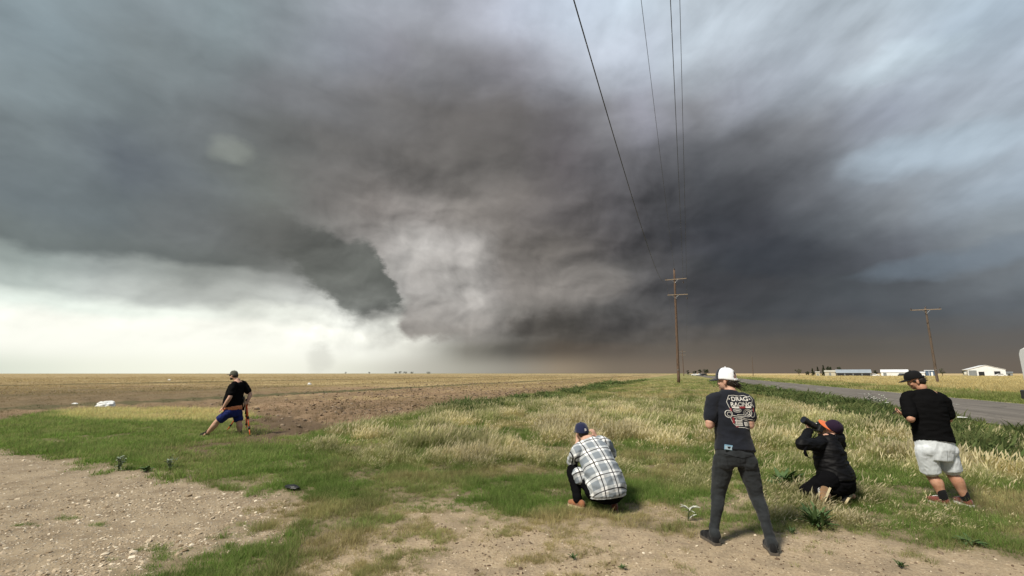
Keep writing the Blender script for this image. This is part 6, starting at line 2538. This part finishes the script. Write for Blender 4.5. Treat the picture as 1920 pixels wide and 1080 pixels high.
    m = MB()
    pts = [P(1531, 812, 6.36), P(1517, 830, 6.20), P(1510, 842, 6.14), P(1511, 852, 6.13), P(1517, 858, 6.14), P(1524, 858, 6.18), P(1529, 846, 6.26)]
    sp, _ = smoothpath([q - cb for q in pts], [0] * len(pts), 5)
    vs = []
    for i, q in enumerate(sp):
        t = i / (len(sp) - 1)
        w = .022 * math.sin(math.pi * min(1, t * 1.25)) ** .5 * (1 if t < .6 else .25) + .004
        vs += [q + V(w * .8, .0, w * .25), q - V(w * .8, 0, w * .25)]
    st_o = mobj('strap', vs, [(2 * i, 2 * i + 1, 2 * i + 3, 2 * i + 2) for i in range(len(sp) - 1)], C_BPANT, cam_o, True)
    st_o.modifiers.new('t', 'SOLIDIFY').thickness = .003


person_kneeling()


# ------------------------------------------------------------------ the man with the orange tripod, left
def man_tripod():
    O = Vector((*G(425, 818), 0))
    root = empty('person', tuple(O), 0, 'person in a black t-shirt and blue shorts leaning with legs apart by an orange tripod', 'person')
    P = at
    f0 = V(-.90, .42, 0)
    lat = V(.45, .88, .02).normalized()
    secs = [(P(438, 779, 12.85), .13, .12, lat), (P(437, 770, 12.85), .185, .165, lat), (P(435, 758, 12.86), .195, .215, lat), (P(438, 745, 12.87), .190, .205, lat),
            (P(442, 731, 12.88), .195, .165, lat), (P(445, 720, 12.88), .170, .125, lat), (P(446, 714, 12.88), .08, .08, lat)]
    neck = P(446, 713, 12.88)
    head = P(438.5, 703.5, 12.88)
    fr = axes((-.94, .20, -.02))
    hipL, hipR = P(430, 773, 12.72), P(445, 773, 12.98)
    kneL, kneR = P(407, 791, 12.72), P(448, 793, 12.96)
    ankL, ankR = P(388, 813, 12.74), P(449, 812, 12.98)
    shL, shR = P(437, 724, 12.70), P(457, 721, 13.04)
    elL, elR = P(431, 745, 12.58), P(469, 739, 13.06)
    wrL, wrR = P(419, 764, 12.60), P(465, 752, 12.98)
    m = MB()
    trunk(m, secs)
    headshape(m, head, fr, 1.04, neck)
    for h_, k_, a_ in ((hipL, kneL, ankL), (hipR, kneR, ankR)):
        limb(m, *legpts(h_, k_, a_, (.9, -.3, 0), 1.05, .105, .068, .076, .042))
        limb(m, [a_, a_ + V(-.09, .02, -.05)], [.040, .032])
    limb(m, *smoothpath([shL, shL.lerp(elL, .5), elL, elL.lerp(wrL, .4), wrL], [.066, .062, .052, .050, .033], 3))
    hand(m, wrL, (-.72, .05, -.62), (.3, .6, -.5), -1, .25, 1.15, spread=.7)
    limb(m, *smoothpath([shR, shR.lerp(elR, .5), elR, elR.lerp(wrR, .4), wrR], [.066, .062, .052, .050, .033], 3))
    hand(m, wrR, (-.4, -.3, -.6), (-.5, .2, -.6), 1, .9, 1.1)
    knit('body', m, .0085, 4, SK_A, root, O)
    m = MB()
    sh = [(P(436.5, 765, 12.86), .205, .222, lat), (P(435.5, 757, 12.86), .212, .235, lat), (P(438, 745, 12.87), .205, .222, lat),
          (P(442, 731, 12.88), .210, .182, lat), (P(445, 721.5, 12.88), .185, .142, lat), (P(446, 715, 12.88), .085, .085, lat)]
    trunk(m, sh)
    for sh_, el_ in ((shL, elL), (shR, elR)):
        limb(m, *smoothpath([sh_.lerp(neck, .3), sh_, sh_.lerp(el_, .4), sh_.lerp(el_, .68)], [.085, .088, .088, .086], 3))
    knit('t_shirt', m, .010, 4, C_BLACK, root, O, folds=[(.008, 4, 4, 9, 14.0, True)])
    m = MB()
    trunk(m, [(P(437, 770.5, 12.855), .205, .210, lat), (P(436.7, 766, 12.86), .222, .238, lat), (P(436.5, 762.5, 12.86), .218, .236, lat)])
    knit('tied_garment', m, .010, 3, C_ORANGE2, root, O, folds=[(.010, 12, 12, 30, 14.0, True)])
    m = MB()
    trunk(m, [(P(438, 782, 12.85), .14, .13, lat), (P(437, 773, 12.85), .205, .185, lat), (P(436.5, 766, 12.86), .205, .215, lat)])
    for h_, k_ in ((hipL, kneL), (hipR, kneR)):
        limb(m, *smoothpath([h_, h_.lerp(k_, .4), h_.lerp(k_, .62)], [.122, .116, .106], 3))
        m.tube([h_.lerp(k_, .4), h_.lerp(k_, .80)], [.116, .110], 16)
    knit('shorts', m, .010, 3, C_BLUE, root, O, folds=[(.008, 9, 9, 7, 2.0, True)])
    r, f, u = fr
    hairmass(root, O, [(head - f * .055 - u * .018, (.078, .055, .060), fr), (head - f * .095 - u * .010, (.05, .030, .035), fr)], C_HAIRD)
    m = MB()                                                # beard
    ell(m, head + f * .060 - u * .090, (.045, .040, .036), fr)
    ell(m, head + f * .030 - u * .080, (.068, .055, .034), fr)
    knit('beard', m, .006, 2, C_HAIRD, root, O, folds=[(.004, 60, 60, 30, 3.0, True)])
    cp = cap(root, O, head, fr, 1.06, [C_CAPO, C_CAPO], C_CAPD, False, .016, 2, .100, .02, .105)
    # sunglasses
    m = MB()
    for sg in (-1, 1):
        ell(m, head + f * .094 + r * sg * .032 - u * .006 - O, (.027, .006, .018), fr, 12, 7)
        m.tube([head + f * .090 + r * sg * .060 - O, head - f * .005 + r * sg * .084 + u * .004 - O], .004, 6)
    m.tube([head + f * .098 - r * .012 - O, head + f * .098 + r * .012 - O], .004, 6)
    m.build('sunglasses', M_PHONE, root, True)
    for a_ in (ankL, ankR):
        h_ = V(a_.x + .06, a_.y, hz(a_.x, a_.y) + .002)
        shoe(root, O, h_, h_ + V(-.28, .06, 0), C_SHOEB, C_SOLEB, a_ + V(0, 0, -.02), .054, lace=C_SOCKB)
        m = MB()
        limb(m, [a_ + V(.01, 0, -.03), a_ + V(.01, 0, .05)], [.046, .050])
        knit('sock', m, .008, 2, C_SOCKB, root, O)
    # tripod
    apex = P(462, 757, 13.02)
    t = empty('tripod', (apex.x, apex.y, hz(apex.x, apex.y)), 0, 'orange tripod with black clamps standing behind the leaning person', 'tripod')
    T0 = Vector(t.location)
    tor = simple('orange_anodised', (0.72, 0.115, 0.03), .35, .08, 30)
    feet = [Vector((*G(469, 818), 0)), P(423, 812, 13.50), P(462, 806, 13.95)]
    for i, q in enumerate(feet):
        q.z = hz(q.x, q.y)
        m = MB()
        st0 = apex + (q - apex) * .04
        m.tube([st0 - T0, st0.lerp(q, .42) - T0], .021, 10)
        m.tube([st0.lerp(q, .40) - T0, st0.lerp(q, .74) - T0], .017, 10)
        m.tube([st0.lerp(q, .72) - T0, q - T0], .013, 10)
        lg = m.build('leg', tor, t, True)
        for k in (.42, .74):
            m = MB()
            c0 = st0.lerp(q, k)
            dd = (q - st0).normalized()
            m.tube([c0 - dd * .035 - T0, c0 + dd * .035 - T0], .029, 10)
            m.build('clamp', M_BLKPL, lg, True)
        m = MB()
        m.tube([q + V(0, 0, .03) - T0, q - T0], .022, 10)
        m.build('foot', M_BLKPL, lg, True)
    m = MB()
    m.tube([apex + V(0, 0, -.28) - T0, apex + V(0, 0, .06) - T0], .017, 10)
    m.build('centre_column', M_BLKPL, t, True)
    m = MB()
    m.tube([apex + V(0, 0, -.05) - T0, apex + V(0, 0, .02) - T0], [.05, .055], 14)
    m.build('collar', tor, t, True)
    m = MB()
    ell(m, apex + V(0, 0, .085) - T0, (.038, .038, .045))
    m.box(apex + V(0, 0, .125) - T0, (.08, .06, .014))
    m.tube([apex + V(0, 0, .07) - T0, apex + V(.09, .05, .03) - T0], .008, 8)
    m.build('ball_head', M_BLKPL, t, True)
    cb = apex + V(-.075, -.05, .10)
    c_ = empty('camera', cb, .3, 'small black camera on the orange tripod at the hip of the leaning person', 'camera')
    m = MB()
    m.box((0, 0, 0), (.075, .135, .150))
    m.build('camera_body', M_BLKPL, c_, bevel=.014)
    m = MB()
    m.tube([(-.03, 0, -.01), (-.15, 0, -.01)], [.040, .044], 18)
    m.build('lens', M_BLKPL, c_, True)
    m = MB()
    m.box((0, 0, .085), (.06, .05, .03))
    m.build('viewfinder_hump', M_BLKPL, c_, bevel=.008)
    # camera strap hanging down
    sp, _ = smoothpath([V(.0, -.07, .03), V(.02, -.10, -.10), V(.04, -.08, -.24), V(.05, -.03, -.26), V(.04, .02, -.10)], [0] * 5, 5)
    vs = []
    for q in sp:
        vs += [q + V(.016, 0, 0), q - V(.016, 0, 0)]
    so = mobj('strap', vs, [(2 * i, 2 * i + 1, 2 * i + 3, 2 * i + 2) for i in range(len(sp) - 1)], C_BPANT, c_, True)
    so.modifiers.new('t', 'SOLIDIFY').thickness = .004


man_tripod()
